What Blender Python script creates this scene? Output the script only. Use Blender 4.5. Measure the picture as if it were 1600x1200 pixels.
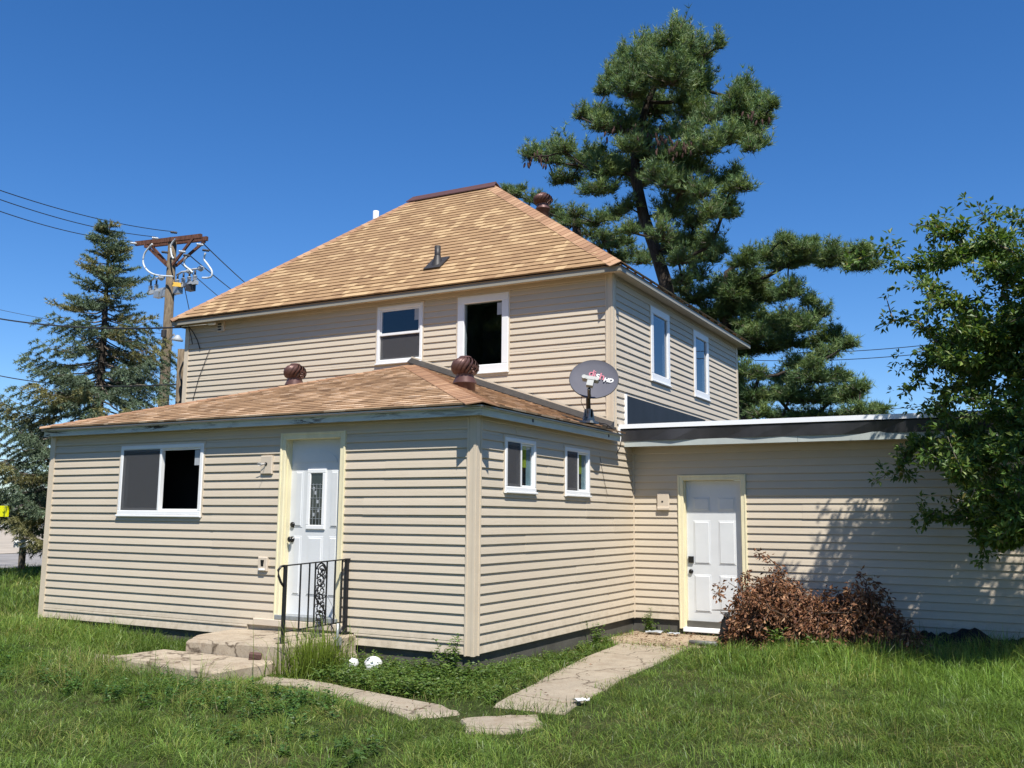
import bpy, bmesh, math, random
import numpy as np
from mathutils import Vector, Matrix
random.seed(7); rng = np.random.default_rng(11)
for o in list(bpy.data.objects): bpy.data.objects.remove(o)
S = bpy.context.scene; COL = S.collection
V = Vector
# ------------------------------------------------------------------ camera
FPX = 1487.577; CAM = V((5.1631, -8.6501, 1.4078))
RT = V((0.87785847, 0.47884179, 0.00866324)); UP = V((0.05889004, -0.12587935, 0.99029609)); FW = V((-0.47528568, 0.86882963, 0.13870327))
cd = bpy.data.cameras.new('camera'); cam = bpy.data.objects.new('camera', cd); COL.objects.link(cam)
cd.sensor_width = 36; cd.lens = 36*FPX/1600; cd.clip_start = .05; cd.clip_end = 2000
cam.matrix_world = Matrix(((RT.x, UP.x, -FW.x, CAM.x), (RT.y, UP.y, -FW.y, CAM.y), (RT.z, UP.z, -FW.z, CAM.z), (0, 0, 0, 1)))
S.camera = cam
# ------------------------------------------------------------------ light
SUND = V((0.95, -1.0, 2.1)).normalized()
W = bpy.data.worlds.new('World'); S.world = W; W.use_nodes = True
wn = W.node_tree; bg = wn.nodes['Background']
sky = wn.nodes.new('ShaderNodeTexSky'); sky.sky_type = 'NISHITA'; sky.sun_disc = False
sky.sun_elevation = math.asin(SUND.z); sky.sun_rotation = math.atan2(SUND.x, SUND.y)
sky.altitude = 600; sky.air_density = 1.0; sky.dust_density = 0.25; sky.ozone_density = 3.0
hs = wn.nodes.new('ShaderNodeHueSaturation'); hs.inputs['Saturation'].default_value = 1.28
wn.links.new(sky.outputs[0], hs.inputs['Color']); mxs = wn.nodes.new('ShaderNodeMix'); mxs.data_type = 'RGBA'; mxs.blend_type = 'MULTIPLY'; mxs.inputs[0].default_value = 1; mxs.inputs[7].default_value = (1.0, 1.09, 1.28, 1)
wn.links.new(hs.outputs[0], mxs.inputs[6]); wn.links.new(mxs.outputs[2], bg.inputs[0]); bg.inputs[1].default_value = 0.078
sl = bpy.data.lights.new('sun', 'SUN'); sl.energy = 5.0; sl.angle = math.radians(.53); sl.color = (1, .955, .88)
so = bpy.data.objects.new('sun', sl); COL.objects.link(so); so.rotation_euler = SUND.to_track_quat('Z', 'Y').to_euler(); so.location = (10, -12, 25)
S.view_settings.view_transform = 'Standard'; S.view_settings.look = 'None'; S.view_settings.gamma = 1; S.view_settings.exposure = 0.58
S.view_settings.use_curve_mapping = False
S.render.engine = 'CYCLES'; S.render.resolution_x = 1024; S.render.resolution_y = 768
S.cycles.transparent_max_bounces = 16; S.cycles.max_bounces = 6

# ------------------------------------------------------------------ helpers
def at(px, py, ax, val):
    d = RT*((px-800)/FPX) + UP*((600-py)/FPX) + FW
    return CAM + d*((val-CAM[ax])/d[ax])
def proj_np(P):
    q = P-np.array(CAM); z = q@np.array(FW)
    return 800+FPX*(q@np.array(RT))/z, 600-FPX*(q@np.array(UP))/z, z
def tag(o, label=None, cat=None, group=None, kind=None):
    if label: o['label'] = label
    if cat: o['category'] = cat
    if group: o['group'] = group
    if kind: o['kind'] = kind
    return o
def setp(o, parent):
    if parent is not None:
        o.parent = parent; o.matrix_parent_inverse = WM[parent.name].inverted() if parent.name in WM else Matrix()
WM = {}
def empty(name, loc, label, cat, group=None):
    o = bpy.data.objects.new(name, None); COL.objects.link(o); o.location = loc; o.empty_display_size = .2
    WM[o.name] = Matrix.Translation(V(loc)); tag(o, label, cat, group); return o
def link(name, me, parent=None, mat=None):
    o = bpy.data.objects.new(name, me); COL.objects.link(o)
    if mat is not None and len(me.materials) == 0: me.materials.append(mat)
    setp(o, parent); return o
class Fr:
    def __init__(s, O, U, N): s.O = V(O); s.U = V(U); s.N = V(N)
    def p(s, u, z, o): return s.O + s.U*u + s.N*o + V((0, 0, z))
FF = Fr((0, 0, 0), (1, 0, 0), (0, -1, 0)); FS = Fr((0, 0, 0), (0, 1, 0), (1, 0, 0))
FG = Fr((0, 4.5, 0), (1, 0, 0), (0, -1, 0)); FH = Fr((0, 3.9, 0), (1, 0, 0), (0, -1, 0)); FR = Fr((-.06, 0, 0), (0, 1, 0), (1, 0, 0))
class MB:
    def __init__(s): s.v = []; s.f = []; s.m = []; s.sm = []
    def add(s, vs, fs, m=0, smooth=False):
        b = len(s.v); s.v += [tuple(x) for x in vs]; s.f += [tuple(b+i for i in f) for f in fs]; s.m += [m]*len(fs); s.sm += [smooth]*len(fs); return s
    def hexa(s, c, m=0): return s.add(c, [(0, 3, 2, 1), (4, 5, 6, 7), (0, 1, 5, 4), (1, 2, 6, 5), (2, 3, 7, 6), (3, 0, 4, 7)], m)
    def box(s, x0, x1, y0, y1, z0, z1, m=0):
        return s.hexa([(x0, y0, z0), (x1, y0, z0), (x1, y1, z0), (x0, y1, z0), (x0, y0, z1), (x1, y0, z1), (x1, y1, z1), (x0, y1, z1)], m)
    def fb(s, F, u0, u1, z0, z1, o0, o1, m=0, b=0):
        if b <= 0:
            return s.hexa([F.p(u0, z0, o0), F.p(u1, z0, o0), F.p(u1, z1, o0), F.p(u0, z1, o0), F.p(u0, z0, o1), F.p(u1, z0, o1), F.p(u1, z1, o1), F.p(u0, z1, o1)], m)
        c = [F.p(u, z, o) for o, e in ((o0, 0), (o1-b, 0), (o1, b)) for u, z in ((u0+e, z0+e), (u1-e, z0+e), (u1-e, z1-e), (u0+e, z1-e))]
        fs = [(0, 3, 2, 1), (8, 9, 10, 11)]
        for r in (0, 4):
            for i in range(4): j = (i+1) % 4; fs.append((r+i, r+j, r+4+j, r+4+i))
        return s.add(c, fs, m)
    def prism(s, pts, d, m=0):
        n = len(pts); d = V(d); a = [V(q) for q in pts]; b = [q+d for q in a]
        return s.add(a+b, [tuple(range(n))[::-1], tuple(range(n, 2*n))]+[(i, (i+1) % n, n+(i+1) % n, n+i) for i in range(n)], m)
    def tube(s, pts, r, n=6, m=0, smooth=True, cap=True):
        pts = [V(q) for q in pts]; k = len(pts); rs = r if hasattr(r, '__len__') else [r]*k
        vs = []; ref = None
        for i, q in enumerate(pts):
            t = (pts[min(i+1, k-1)]-pts[max(i-1, 0)])
            t = t.normalized() if t.length > 1e-9 else V((0, 0, 1))
            if ref is None: ref = V((0, 0, 1)) if abs(t.z) < .9 else V((1, 0, 0))
            a = t.cross(ref); a = a.normalized() if a.length > 1e-6 else t.orthogonal().normalized(); b = t.cross(a); ref = -b if False else ref
            for j in range(n):
                th = 2*math.pi*j/n; vs.append(q+(a*math.cos(th)+b*math.sin(th))*rs[i])
        fs = [(i*n+j, i*n+(j+1) % n, (i+1)*n+(j+1) % n, (i+1)*n+j) for i in range(k-1) for j in range(n)]
        s.add(vs, fs, m, smooth)
        if cap:
            b0 = len(s.v)-k*n
            s.f += [tuple(b0+j for j in range(n))[::-1], tuple(b0+(k-1)*n+j for j in range(n))]; s.m += [m, m]; s.sm += [False, False]
        return s
    def lathe(s, prof, c, ax=(0, 0, 1), n=20, m=0, smooth=True):
        c = V(c); ax = V(ax).normalized(); a = ax.orthogonal().normalized(); b = ax.cross(a)
        vs = [c+ax*h+(a*math.cos(2*math.pi*j/n)+b*math.sin(2*math.pi*j/n))*max(r, 1e-4) for r, h in prof for j in range(n)]
        k = len(prof)
        s.add(vs, [(i*n+j, i*n+(j+1) % n, (i+1)*n+(j+1) % n, (i+1)*n+j) for i in range(k-1) for j in range(n)], m, smooth)
        s.add(vs[:n], [tuple(range(n))[::-1]], m); s.add(vs[-n:], [tuple(range(n))], m); return s
    def mesh(s, name, mats):
        me = bpy.data.meshes.new(name); me.from_pydata(s.v, [], s.f)
        for q in (mats if isinstance(mats, (list, tuple)) else [mats]): me.materials.append(q)
        me.polygons.foreach_set('material_index', s.m); me.polygons.foreach_set('use_smooth', s.sm)
        bm = bmesh.new(); bm.from_mesh(me); bmesh.ops.recalc_face_normals(bm, faces=bm.faces[:]); bm.to_mesh(me); bm.free()
        return me
    def build(s, name, mats, parent=None): return link(name, s.mesh(name, mats), parent)
def np_mesh(name, verts, faces, mat, cols=None, smooth=False):
    me = bpy.data.meshes.new(name); n = len(verts); k = faces.shape[1]; nf = len(faces)
    me.vertices.add(n); me.vertices.foreach_set('co', np.ascontiguousarray(verts, np.float32).ravel())
    me.loops.add(nf*k); me.loops.foreach_set('vertex_index', np.ascontiguousarray(faces, np.int32).ravel())
    me.polygons.add(nf); me.polygons.foreach_set('loop_start', np.arange(0, nf*k, k, dtype=np.int32))
    me.polygons.foreach_set('use_smooth', np.full(nf, bool(smooth)))
    if cols is not None:
        a = me.attributes.new('Col', 'FLOAT_COLOR', 'POINT'); c4 = np.ones((n, 4), np.float32); c4[:, :3] = cols; a.data.foreach_set('color', c4.ravel())
    me.materials.append(mat); me.update(calc_edges=True); return me

# ------------------------------------------------------------------ materials
def new_mat(name):
    m = bpy.data.materials.new(name); m.use_nodes = True; nt = m.node_tree; return m, nt, nt.nodes['Principled BSDF'], nt.nodes, nt.links
def noise(nt, scale, detail=4, rough=.55, vec=None, dist=0):
    n = nt.nodes.new('ShaderNodeTexNoise'); n.inputs['Scale'].default_value = scale; n.inputs['Detail'].default_value = detail; n.inputs['Roughness'].default_value = rough; n.inputs['Distortion'].default_value = dist
    if vec is None:
        g = nt.nodes.new('ShaderNodeNewGeometry'); vec = g.outputs['Position']
    nt.links.new(vec, n.inputs['Vector']); return n.outputs['Fac']
def ramp(nt, fac, stops):
    r = nt.nodes.new('ShaderNodeValToRGB'); e = r.color_ramp.elements
    while len(e) < len(stops): e.new(.5)
    for i, (q, c) in enumerate(stops): e[i].position = q; e[i].color = (*c, 1) if len(c) == 3 else c
    nt.links.new(fac, r.inputs[0]); return r.outputs[0]
def mixc(nt, fac, a, b, typ='MIX'):
    m = nt.nodes.new('ShaderNodeMix'); m.data_type = 'RGBA'; m.blend_type = typ
    for s_, q in ((0, fac), (6, a), (7, b)):
        if isinstance(q, (int, float)): m.inputs[s_].default_value = q
        elif isinstance(q, tuple): m.inputs[s_].default_value = (*q, 1)
        else: nt.links.new(q, m.inputs[s_])
    return m.outputs[2]
def mapv(nt, scale, obj=False):
    t = nt.nodes.new('ShaderNodeTexCoord') if obj else nt.nodes.new('ShaderNodeNewGeometry'); m = nt.nodes.new('ShaderNodeMapping')
    nt.links.new(t.outputs['Object'] if obj else t.outputs['Position'], m.inputs[0]); m.inputs['Scale'].default_value = scale; return m.outputs[0]
def bump(nt, bs, h, strength=.3, dist=.01):
    b = nt.nodes.new('ShaderNodeBump'); b.inputs['Strength'].default_value = strength; b.inputs['Distance'].default_value = dist
    nt.links.new(h, b.inputs['Height']); nt.links.new(b.outputs[0], bs.inputs['Normal'])
def simple(name, col, rough=.6, var=.12, scale=6, spec=.4, metal=0, bmp=0, stretch=None):
    m, nt, bs, N, L = new_mat(name)
    v = mapv(nt, stretch) if stretch else None
    f = noise(nt, scale, 5, .6, v)
    c = ramp(nt, f, [(.3, tuple(x*(1-var) for x in col)), (.7, tuple(min(1, x*(1+var)) for x in col))])
    L.new(c, bs.inputs['Base Color']); bs.inputs['Roughness'].default_value = rough; bs.inputs['Specular IOR Level'].default_value = spec; bs.inputs['Metallic'].default_value = metal
    if bmp: bump(nt, bs, noise(nt, scale*6, 4), bmp, .005)
    return m
def siding_mat(name, col):
    m, nt, bs, N, L = new_mat(name)
    oi = N.new('ShaderNodeObjectInfo')
    c = ramp(nt, oi.outputs['Random'], [(0, tuple(x*.955 for x in col)), (.5, col), (1, tuple(x*1.035 for x in col))])
    f = noise(nt, 1.1, 5, .6, mapv(nt, (1.0, 1.0, .5)))
    c = mixc(nt, ramp(nt, f, [(.42, (0, 0, 0)), (.75, (.35, .35, .35))]), c, tuple(x*y for x, y in zip(col, (.86, .84, .8))))
    f2 = noise(nt, 5, 4, .6, mapv(nt, (1.0, 1.0, 9)))
    c = mixc(nt, ramp(nt, f2, [(.5, (0, 0, 0)), (.8, (.3, .3, .3))]), c, tuple(x*.88 for x in col))
    f3 = noise(nt, 30, 3, .6)
    c = mixc(nt, ramp(nt, f3, [(.68, (0, 0, 0)), (.78, (.16, .16, .16))]), c, (.2, .16, .11))
    g = N.new('ShaderNodeNewGeometry'); sx = N.new('ShaderNodeSeparateXYZ'); L.new(g.outputs['Position'], sx.inputs[0])
    low_ = ramp(nt, sx.outputs['Z'], [(.0, (1, 1, 1)), (.32, (0, 0, 0))]); sp_ = mixc(nt, 1.0, low_, ramp(nt, noise(nt, 9, 6, .7), [(.42, (0, 0, 0)), (.7, (.55, .55, .55))]), 'MULTIPLY')
    c = mixc(nt, sp_, c, (.25, .2, .13))
    L.new(c, bs.inputs['Base Color']); bs.inputs['Roughness'].default_value = .5; bs.inputs['Specular IOR Level'].default_value = .35
    bump(nt, bs, noise(nt, 8, 3, .5, mapv(nt, (.5, .5, 6))), .12, .01)
    return m
def shingle_mat(name, joined, a=(.27, .165, .09), b=(.355, .228, .122), c_=(.52, .365, .20)):
    m, nt, bs, N, L = new_mat(name)
    if joined: t = N.new('ShaderNodeAttribute'); t.attribute_name = 'Col'; f = t.outputs['Fac']
    else: t = N.new('ShaderNodeObjectInfo'); f = t.outputs['Random']
    c = ramp(nt, f, [(0, a), (.3, b), (.72, b), (.86, c_), (1, c_)])
    c = mixc(nt, ramp(nt, noise(nt, 160, 2), [(.4, (0, 0, 0)), (.65, (.55, .55, .55))]), c, tuple(x*.62 for x in b))
    c = mixc(nt, ramp(nt, noise(nt, .9, 5), [(.45, (0, 0, 0)), (.75, (.4, .4, .4))]), c, (.27, .17, .1))
    L.new(c, bs.inputs['Base Color']); bs.inputs['Roughness'].default_value = .92; bs.inputs['Specular IOR Level'].default_value = .15
    bump(nt, bs, noise(nt, 120, 2), .5, .004); return m
def leaf_mat(name, trans=.3, rough=.5, spec=.3, tint=(1, 1, 1)):
    m, nt, bs, N, L = new_mat(name)
    t = N.new('ShaderNodeAttribute'); t.attribute_name = 'Col'
    c = mixc(nt, 1.0, t.outputs['Color'], tint, 'MULTIPLY')
    L.new(c, bs.inputs['Base Color']); bs.inputs['Roughness'].default_value = rough; bs.inputs['Specular IOR Level'].default_value = spec
    tr = N.new('ShaderNodeBsdfTranslucent'); mx = N.new('ShaderNodeMixShader'); mx.inputs[0].default_value = trans
    c2 = mixc(nt, 1.0, c, (1.5, 1.45, .7), 'MULTIPLY'); L.new(c2, tr.inputs['Color'])
    L.new(bs.outputs[0], mx.inputs[1]); L.new(tr.outputs[0], mx.inputs[2]); L.new(mx.outputs[0], N['Material Output'].inputs[0]); return m
def bark_mat(name, a, b, scale=8):
    m, nt, bs, N, L = new_mat(name); v = mapv(nt, (1, 1, .18)); f = noise(nt, scale*3, 6, .7, v)
    L.new(ramp(nt, f, [(.35, a), (.68, b)]), bs.inputs['Base Color']); bs.inputs['Roughness'].default_value = .95; bs.inputs['Specular IOR Level'].default_value = .1; bump(nt, bs, f, .8, .02); return m
def concrete_mat(name, col, dirt=(.16, .11, .07)):
    m, nt, bs, N, L = new_mat(name)
    c = ramp(nt, noise(nt, 3, 8, .65), [(.3, tuple(x*.82 for x in col)), (.7, tuple(x*1.1 for x in col))])
    c = mixc(nt, ramp(nt, noise(nt, 1.6, 6, .7, None, .6), [(.5, (0, 0, 0)), (.68, (.75, .75, .75))]), c, tuple(.5*x+.5*y for x, y in zip(col, dirt)))
    c = mixc(nt, ramp(nt, noise(nt, 55, 3), [(.58, (0, 0, 0)), (.7, (.6, .6, .6))]), c, dirt)
    vo = N.new('ShaderNodeTexVoronoi'); vo.feature = 'DISTANCE_TO_EDGE'; vo.inputs['Scale'].default_value = .75
    g = N.new('ShaderNodeNewGeometry'); ad = N.new('ShaderNodeVectorMath'); ad.operation = 'ADD'; nz = N.new('ShaderNodeTexNoise'); nz.inputs['Scale'].default_value = 3.5; nz.inputs['Detail'].default_value = 5; L.new(g.outputs['Position'], nz.inputs['Vector']); sc_ = N.new('ShaderNodeVectorMath'); sc_.operation = 'SCALE'; sc_.inputs['Scale'].default_value = .35; L.new(nz.outputs['Color'], sc_.inputs[0]); L.new(g.outputs['Position'], ad.inputs[0]); L.new(sc_.outputs[0], ad.inputs[1]); L.new(ad.outputs[0], vo.inputs['Vector'])
    c = mixc(nt, ramp(nt, vo.outputs['Distance'], [(.0, (.85, .85, .85)), (.012, (0, 0, 0))]), c, tuple(x*.35 for x in dirt))
    c = mixc(nt, ramp(nt, noise(nt, 7, 6, .75), [(.52, (0, 0, 0)), (.72, (.5, .5, .5))]), c, tuple(x*1.3 for x in dirt))
    L.new(c, bs.inputs['Base Color']); bs.inputs['Roughness'].default_value = .95; bs.inputs['Specular IOR Level'].default_value = .15
    bump(nt, bs, noise(nt, 40, 6, .7), .5, .01); return m
def glass_mat(name, tint=(.72, .76, .78), refl=.5):
    m, nt, bs, N, L = new_mat(name)
    fr = N.new('ShaderNodeFresnel'); fr.inputs[0].default_value = 1.75
    gl = N.new('ShaderNodeBsdfGlossy'); gl.inputs['Roughness'].default_value = .015; gl.inputs['Color'].default_value = (.95, .97, 1, 1)
    tr = N.new('ShaderNodeBsdfTransparent'); tr.inputs[0].default_value = (*tint, 1)
    bump_n = N.new('ShaderNodeBump'); bump_n.inputs['Strength'].default_value = .02; bump_n.inputs['Distance'].default_value = .05; L.new(noise(nt, 2.2, 2), bump_n.inputs['Height']); L.new(bump_n.outputs[0], gl.inputs['Normal'])
    mx = N.new('ShaderNodeMixShader'); ge = N.new('ShaderNodeNewGeometry'); mt = N.new('ShaderNodeMath'); mt.operation = 'SUBTRACT'; mt.inputs[0].default_value = 1; L.new(ge.outputs['Backfacing'], mt.inputs[1]); mu = N.new('ShaderNodeMath'); mu.operation = 'MULTIPLY'; L.new(mt.outputs[0], mu.inputs[0]); L.new(fr.outputs[0], mu.inputs[1]); L.new(mu.outputs[0], mx.inputs[0]); L.new(tr.outputs[0], mx.inputs[1]); L.new(gl.outputs[0], mx.inputs[2])
    L.new(mx.outputs[0], N['Material Output'].inputs[0]); return m
M = {}
SC = (.525, .452, .350)
M['siding'] = siding_mat('vinyl_siding', SC)
M['trim'] = simple('vinyl_corner_trim', (.58, .49, .37), .5, .05, 3)
M['fascia'] = simple('grey_fascia_paint', (.50, .54, .50), .6, .1, 4, stretch=(1, 1, 3))
M['fascia_rot'] = None
M['hfascia'] = simple('beige_metal_fascia', (.28, .26, .21), .45, .05, 3)
M['soffit'] = simple('soffit_tan', (.56, .48, .36), .6, .05, 3)
M['white'] = simple('white_vinyl', (.74, .745, .74), .35, .03, 4)
M['door'] = simple('white_door_paint', (.60, .615, .62), .42, .05, 3)
M['yellow'] = simple('pale_yellow_trim', (.72, .65, .43), .55, .08, 9, stretch=(1, 1, .3))
M['found'] = simple('grey_foundation_paint', (.085, .08, .068), .7, .25, 3, bmp=.25)
M['black'] = simple('black_iron_paint', (.012, .012, .014), .4, .2, 20)
M['knob'] = simple('black_hardware', (.012, .012, .012), .3, .1, 20)
M['glass'] = glass_mat('window_glass')
M['glass2'] = glass_mat('side_window_glass', (.5, .55, .6)); M['glass2'].node_tree.nodes['Fresnel'].inputs[0].default_value = 2.7
M['room'] = simple('dark_room', (.012, .012, .014), .9, .2, 2)
M['room2'] = simple('room_wall', (.06, .062, .065), .9, .2, 2)
M['screen'] = None
M['sh'] = shingle_mat('roof_shingle', False); M['shj'] = shingle_mat('roof_shingle_joined', True)
M['cap'] = shingle_mat('hip_cap_shingle', False, (.25, .14, .085), (.37, .215, .128), (.48, .30, .18))
M['low'] = shingle_mat('weathered_shingle', True, (.20, .125, .075), (.43, .285, .17), (.68, .50, .34))
M['ridge'] = simple('brown_ridge_metal', (.10, .048, .038), .45, .12, 6)
M['turb'] = simple('brown_turbine_metal', (.115, .058, .048), .42, .18, 9, metal=.25)
M['pvc'] = simple('white_pvc', (.62, .62, .61), .4, .03, 4)
M['lead'] = simple('dark_vent_rubber', (.035, .032, .03), .5, .2, 15)
M['membrane'] = simple('black_roof_membrane', (.016, .018, .024), .5, .35, 2.5, spec=.25, stretch=(1, 1, .4))
M['wetal'] = simple('white_edge_metal', (.84, .85, .86), .4, .03, 2)
M['gboard'] = simple('grey_green_fascia', (.42, .45, .42), .6, .08, 3)
M['conc'] = concrete_mat('concrete', (.34, .29, .22)); M['conc2'] = concrete_mat('porch_concrete', (.40, .335, .25)); M['rough'] = concrete_mat('broken_concrete', (.40, .34, .26), (.13, .1, .07))
M['wood'] = bark_mat('weathered_wood', (.085, .065, .045), (.22, .175, .12)); M['arm'] = bark_mat('brown_treated_wood', (.07, .032, .022), (.17, .085, .06))
M['bark'] = bark_mat('dark_bark', (.022, .018, .015), (.085, .07, .057)); M['twig'] = bark_mat('grey_twig', (.10, .085, .07), (.24, .20, .165)); M['dead'] = bark_mat('dead_twig', (.05, .035, .025), (.15, .10, .07))
M['needle'] = leaf_mat('pine_needles', .22, .5, .25); M['leaf'] = leaf_mat('crabapple_leaves', .32, .45, .4); M['grass'] = leaf_mat('grass_blades', .35, .45, .35); M['dry'] = leaf_mat('dry_leaves', .15, .6, .3)
M['wire'] = simple('black_cable', (.02, .02, .022), .6, .1, 4); M['alum'] = simple('pale_jumper_wire', (.55, .58, .58), .5, .05, 4)
M['porc'] = simple('grey_porcelain', (.36, .38, .40), .3, .1, 10); M['fiber'] = simple('grey_fibreglass', (.36, .38, .39), .5, .1, 6)
M['yellowtag'] = simple('yellow_sign_paint', (.80, .78, .0), .5, .05, 4); M['amber'] = simple('amber_plate', (.7, .42, .06), .5, .1, 6)
M['dishm'] = simple('dish_grey_paint', (.10, .10, .12), .7, .06, 5, spec=.2); M['lnb'] = simple('grey_plastic', (.27, .28, .27), .45, .06, 6); M['armd'] = simple('dark_dish_arm', (.045, .04, .03), .5, .2, 12)
M['red'] = simple('red_print', (.36, .07, .12), .5, .05, 4); M['print'] = simple('white_print', (.55, .55, .55), .5, .02, 4)
M['tarp'] = simple('black_plastic_tarp', (.010, .010, .011), .6, .3, 6, spec=.25)
M['grey'] = simple('grey_plastic_pipe', (.13, .13, .125), .5, .15, 8); M['galv'] = simple('galvanised_conduit', (.34, .36, .37), .4, .15, 20, metal=.5)
M['brick'] = simple('dark_brick', (.10, .055, .045), .9, .3, 20, bmp=.3); M['cream'] = simple('cream_mount_block', (.55, .47, .37), .5, .05, 5)
def screen_mat():
    m, nt, bs, N, L = new_mat('window_screen'); bs.inputs['Base Color'].default_value = (.07, .07, .075, 1); bs.inputs['Roughness'].default_value = .7
    tr = N.new('ShaderNodeBsdfTransparent'); mx = N.new('ShaderNodeMixShader'); mx.inputs[0].default_value = .55
    L.new(tr.outputs[0], mx.inputs[1]); L.new(bs.outputs[0], mx.inputs[2]); L.new(mx.outputs[0], N['Material Output'].inputs[0]); return m
M['screen'] = screen_mat()
def rot_fascia():
    m, nt, bs, N, L = new_mat('peeling_fascia_paint'); c = ramp(nt, noise(nt, 4, 5, .6, mapv(nt, (1, 1, 3))), [(.3, (.45, .49, .46)), (.7, (.56, .59, .55))])
    f = noise(nt, 3.2, 7, .7, mapv(nt, (.8, .8, 5)), .8)
    g = N.new('ShaderNodeNewGeometry'); sx = N.new('ShaderNodeSeparateXYZ'); L.new(g.outputs['Position'], sx.inputs[0])
    r = ramp(nt, noise(nt, .55, 2, .5, mapv(nt, (1, 0, 0))), [(.46, (0, 0, 0)), (.56, (1, 1, 1))])
    k = mixc(nt, 1.0, ramp(nt, f, [(.5, (0, 0, 0)), (.56, (1, 1, 1))]), r, 'MULTIPLY')
    L.new(mixc(nt, k, c, (.045, .035, .026)), bs.inputs['Base Color']); bs.inputs['Roughness'].default_value = .75; return m
M['fascia_rot'] = rot_fascia()
def ground_mat():
    m, nt, bs, N, L = new_mat('lawn_soil')
    c = ramp(nt, noise(nt, 1.2, 8, .65), [(.3, (.028, .04, .012)), (.55, (.05, .06, .022)), (.75, (.11, .085, .045))])
    c = mixc(nt, ramp(nt, noise(nt, 40, 4), [(.4, (0, 0, 0)), (.7, (.7, .7, .7))]), c, (.02, .03, .01))
    L.new(c, bs.inputs['Base Color']); bs.inputs['Roughness'].default_value = 1; bs.inputs['Specular IOR Level'].default_value = .05; bump(nt, bs, noise(nt, 25, 6), .8, .03); return m
M['ground'] = ground_mat()
M['asphalt'] = simple('pale_old_asphalt', (.23, .215, .20), .95, .15, .8); M['gravel'] = simple('gravel_lot', (.36, .31, .245), .95, .2, .6); M['dirt'] = concrete_mat('dirt_and_debris', (.36, .285, .20), (.12, .08, .045))

# ------------------------------------------------------------------ ground, road, paths
def sstep(a, b, x): t = np.clip((x-a)/(b-a), 0, 1); return t*t*(3-2*t)
def gz(x, y):
    x = np.asarray(x, float); y = np.asarray(y, float)
    z = -.2 + .10*sstep(-2.2, -6.5, x)*0 + .10*(1-sstep(-6.5, -2.4, x)) + .07*sstep(2.4, 5, x)*sstep(1.5, 4, y)
    z = z + .018*np.sin(x*1.7+.6*y)*np.cos(y*1.3)
    return z - .10*(1-sstep(-40, -14, x))
xs = np.concatenate([np.linspace(-420, -40, 20), np.linspace(-38, -11, 28), np.arange(-10, 9.01, .25), np.linspace(10, 40, 16), np.linspace(60, 420, 14)])
ys = np.concatenate([np.linspace(-420, -40, 14), np.linspace(-36, -11, 12), np.arange(-10, 6.01, .25), np.linspace(7, 40, 20), np.linspace(60, 520, 14)])
gx, gy = np.meshgrid(xs, ys); nv = gx.size; nx = len(xs); ny = len(ys)
gv = np.stack([gx.ravel(), gy.ravel(), gz(gx, gy).ravel()], 1)
ii = (np.arange(ny-1)[:, None]*nx+np.arange(nx-1)[None]).ravel()
tag(link('ground', np_mesh('ground', gv, np.stack([ii, ii+1, ii+nx+1, ii+nx], 1), M['ground'], None, True)), kind='structure')
def slab(name, poly, top, thick, mat, jit=.02, kind='structure', sub=6):
    # poly subdivided with uneven, slightly chipped edges
    pts = []
    for i in range(len(poly)):
        a = V(poly[i]); b = V(poly[(i+1) % len(poly)])
        for k in range(sub):
            q = a.lerp(b, k/sub); pts.append((q.x+random.uniform(-jit, jit), q.y+random.uniform(-jit, jit)))
    cx = sum(q[0] for q in pts)/len(pts); cy = sum(q[1] for q in pts)/len(pts); n = len(pts)
    tf = top if callable(top) else (lambda x, y: top)
    inn = [(cx+(x-cx)*.97, cy+(y-cy)*.97) for x, y in pts]
    vs = [(x, y, tf(x, y)-thick) for x, y in pts]+[(x, y, tf(x, y)-.018-random.uniform(0, .012)) for x, y in pts]+[(x, y, tf(x, y)) for x, y in inn]
    mb = MB(); fs = [tuple(range(2*n, 3*n))]
    for r in (0, n): fs += [(r+i, r+(i+1) % n, r+n+(i+1) % n, r+n+i) for i in range(n)]
    mb.add(vs, fs); o = mb.build(name, mat)
    if kind: o['kind'] = kind
    return o
WALK1 = [(1.00, -1.30), (1.66, -1.3), (1.42, .6), (1.30, 3.1), (.36, 3.1), (.62, .8)]
WALK2 = [(-1.7, -1.2), (-1.15, -1.13), (.62, -1.52), (.92, -1.72), (.70, -2.12), (-.95, -1.5), (-1.55, -1.55)]
WALK3 = [(1.02, -1.86), (1.48, -1.46), (1.70, -1.72), (1.66, -2.02), (1.28, -2.28)]
PAD = [(.03, 3.14), (1.26, 3.13), (1.75, 3.5), (1.75, 4.47), (.03, 4.47)]
WALK0 = [(-6.4, -1.45), (-3.45, -1.05), (-3.45, -1.62), (-6.5, -2.1)]
slab('path', WALK1, -.176, .2, M['conc']); slab('path', WALK2, -.183, .2, M['conc']); slab('path', WALK3, -.186, .2, M['conc'], .03)
slab('path', PAD, -.178, .2, M['dirt'], .03); slab('path', WALK0, lambda x, y: -.172+(x+3.45)*-.018, .2, M['conc'])
# street beyond the lawn
def strip(name, pts, z, mat):
    mb = MB(); mb.add([(x, y, z) for x, y in pts], [tuple(range(len(pts)))]); return tag(mb.build(name, mat), kind='structure')
strip('road', [(-26, -30), (-20.5, -30), (-19.5, 8), (-27, 60), (-36, 60), (-27, 8)], -.075, M['asphalt'])
strip('gravel_lot', [(-27.5, 8.2), (-36.2, 60), (-110, 90), (-90, -30), (-26.5, -30)], -.08, M['gravel'])

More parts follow.
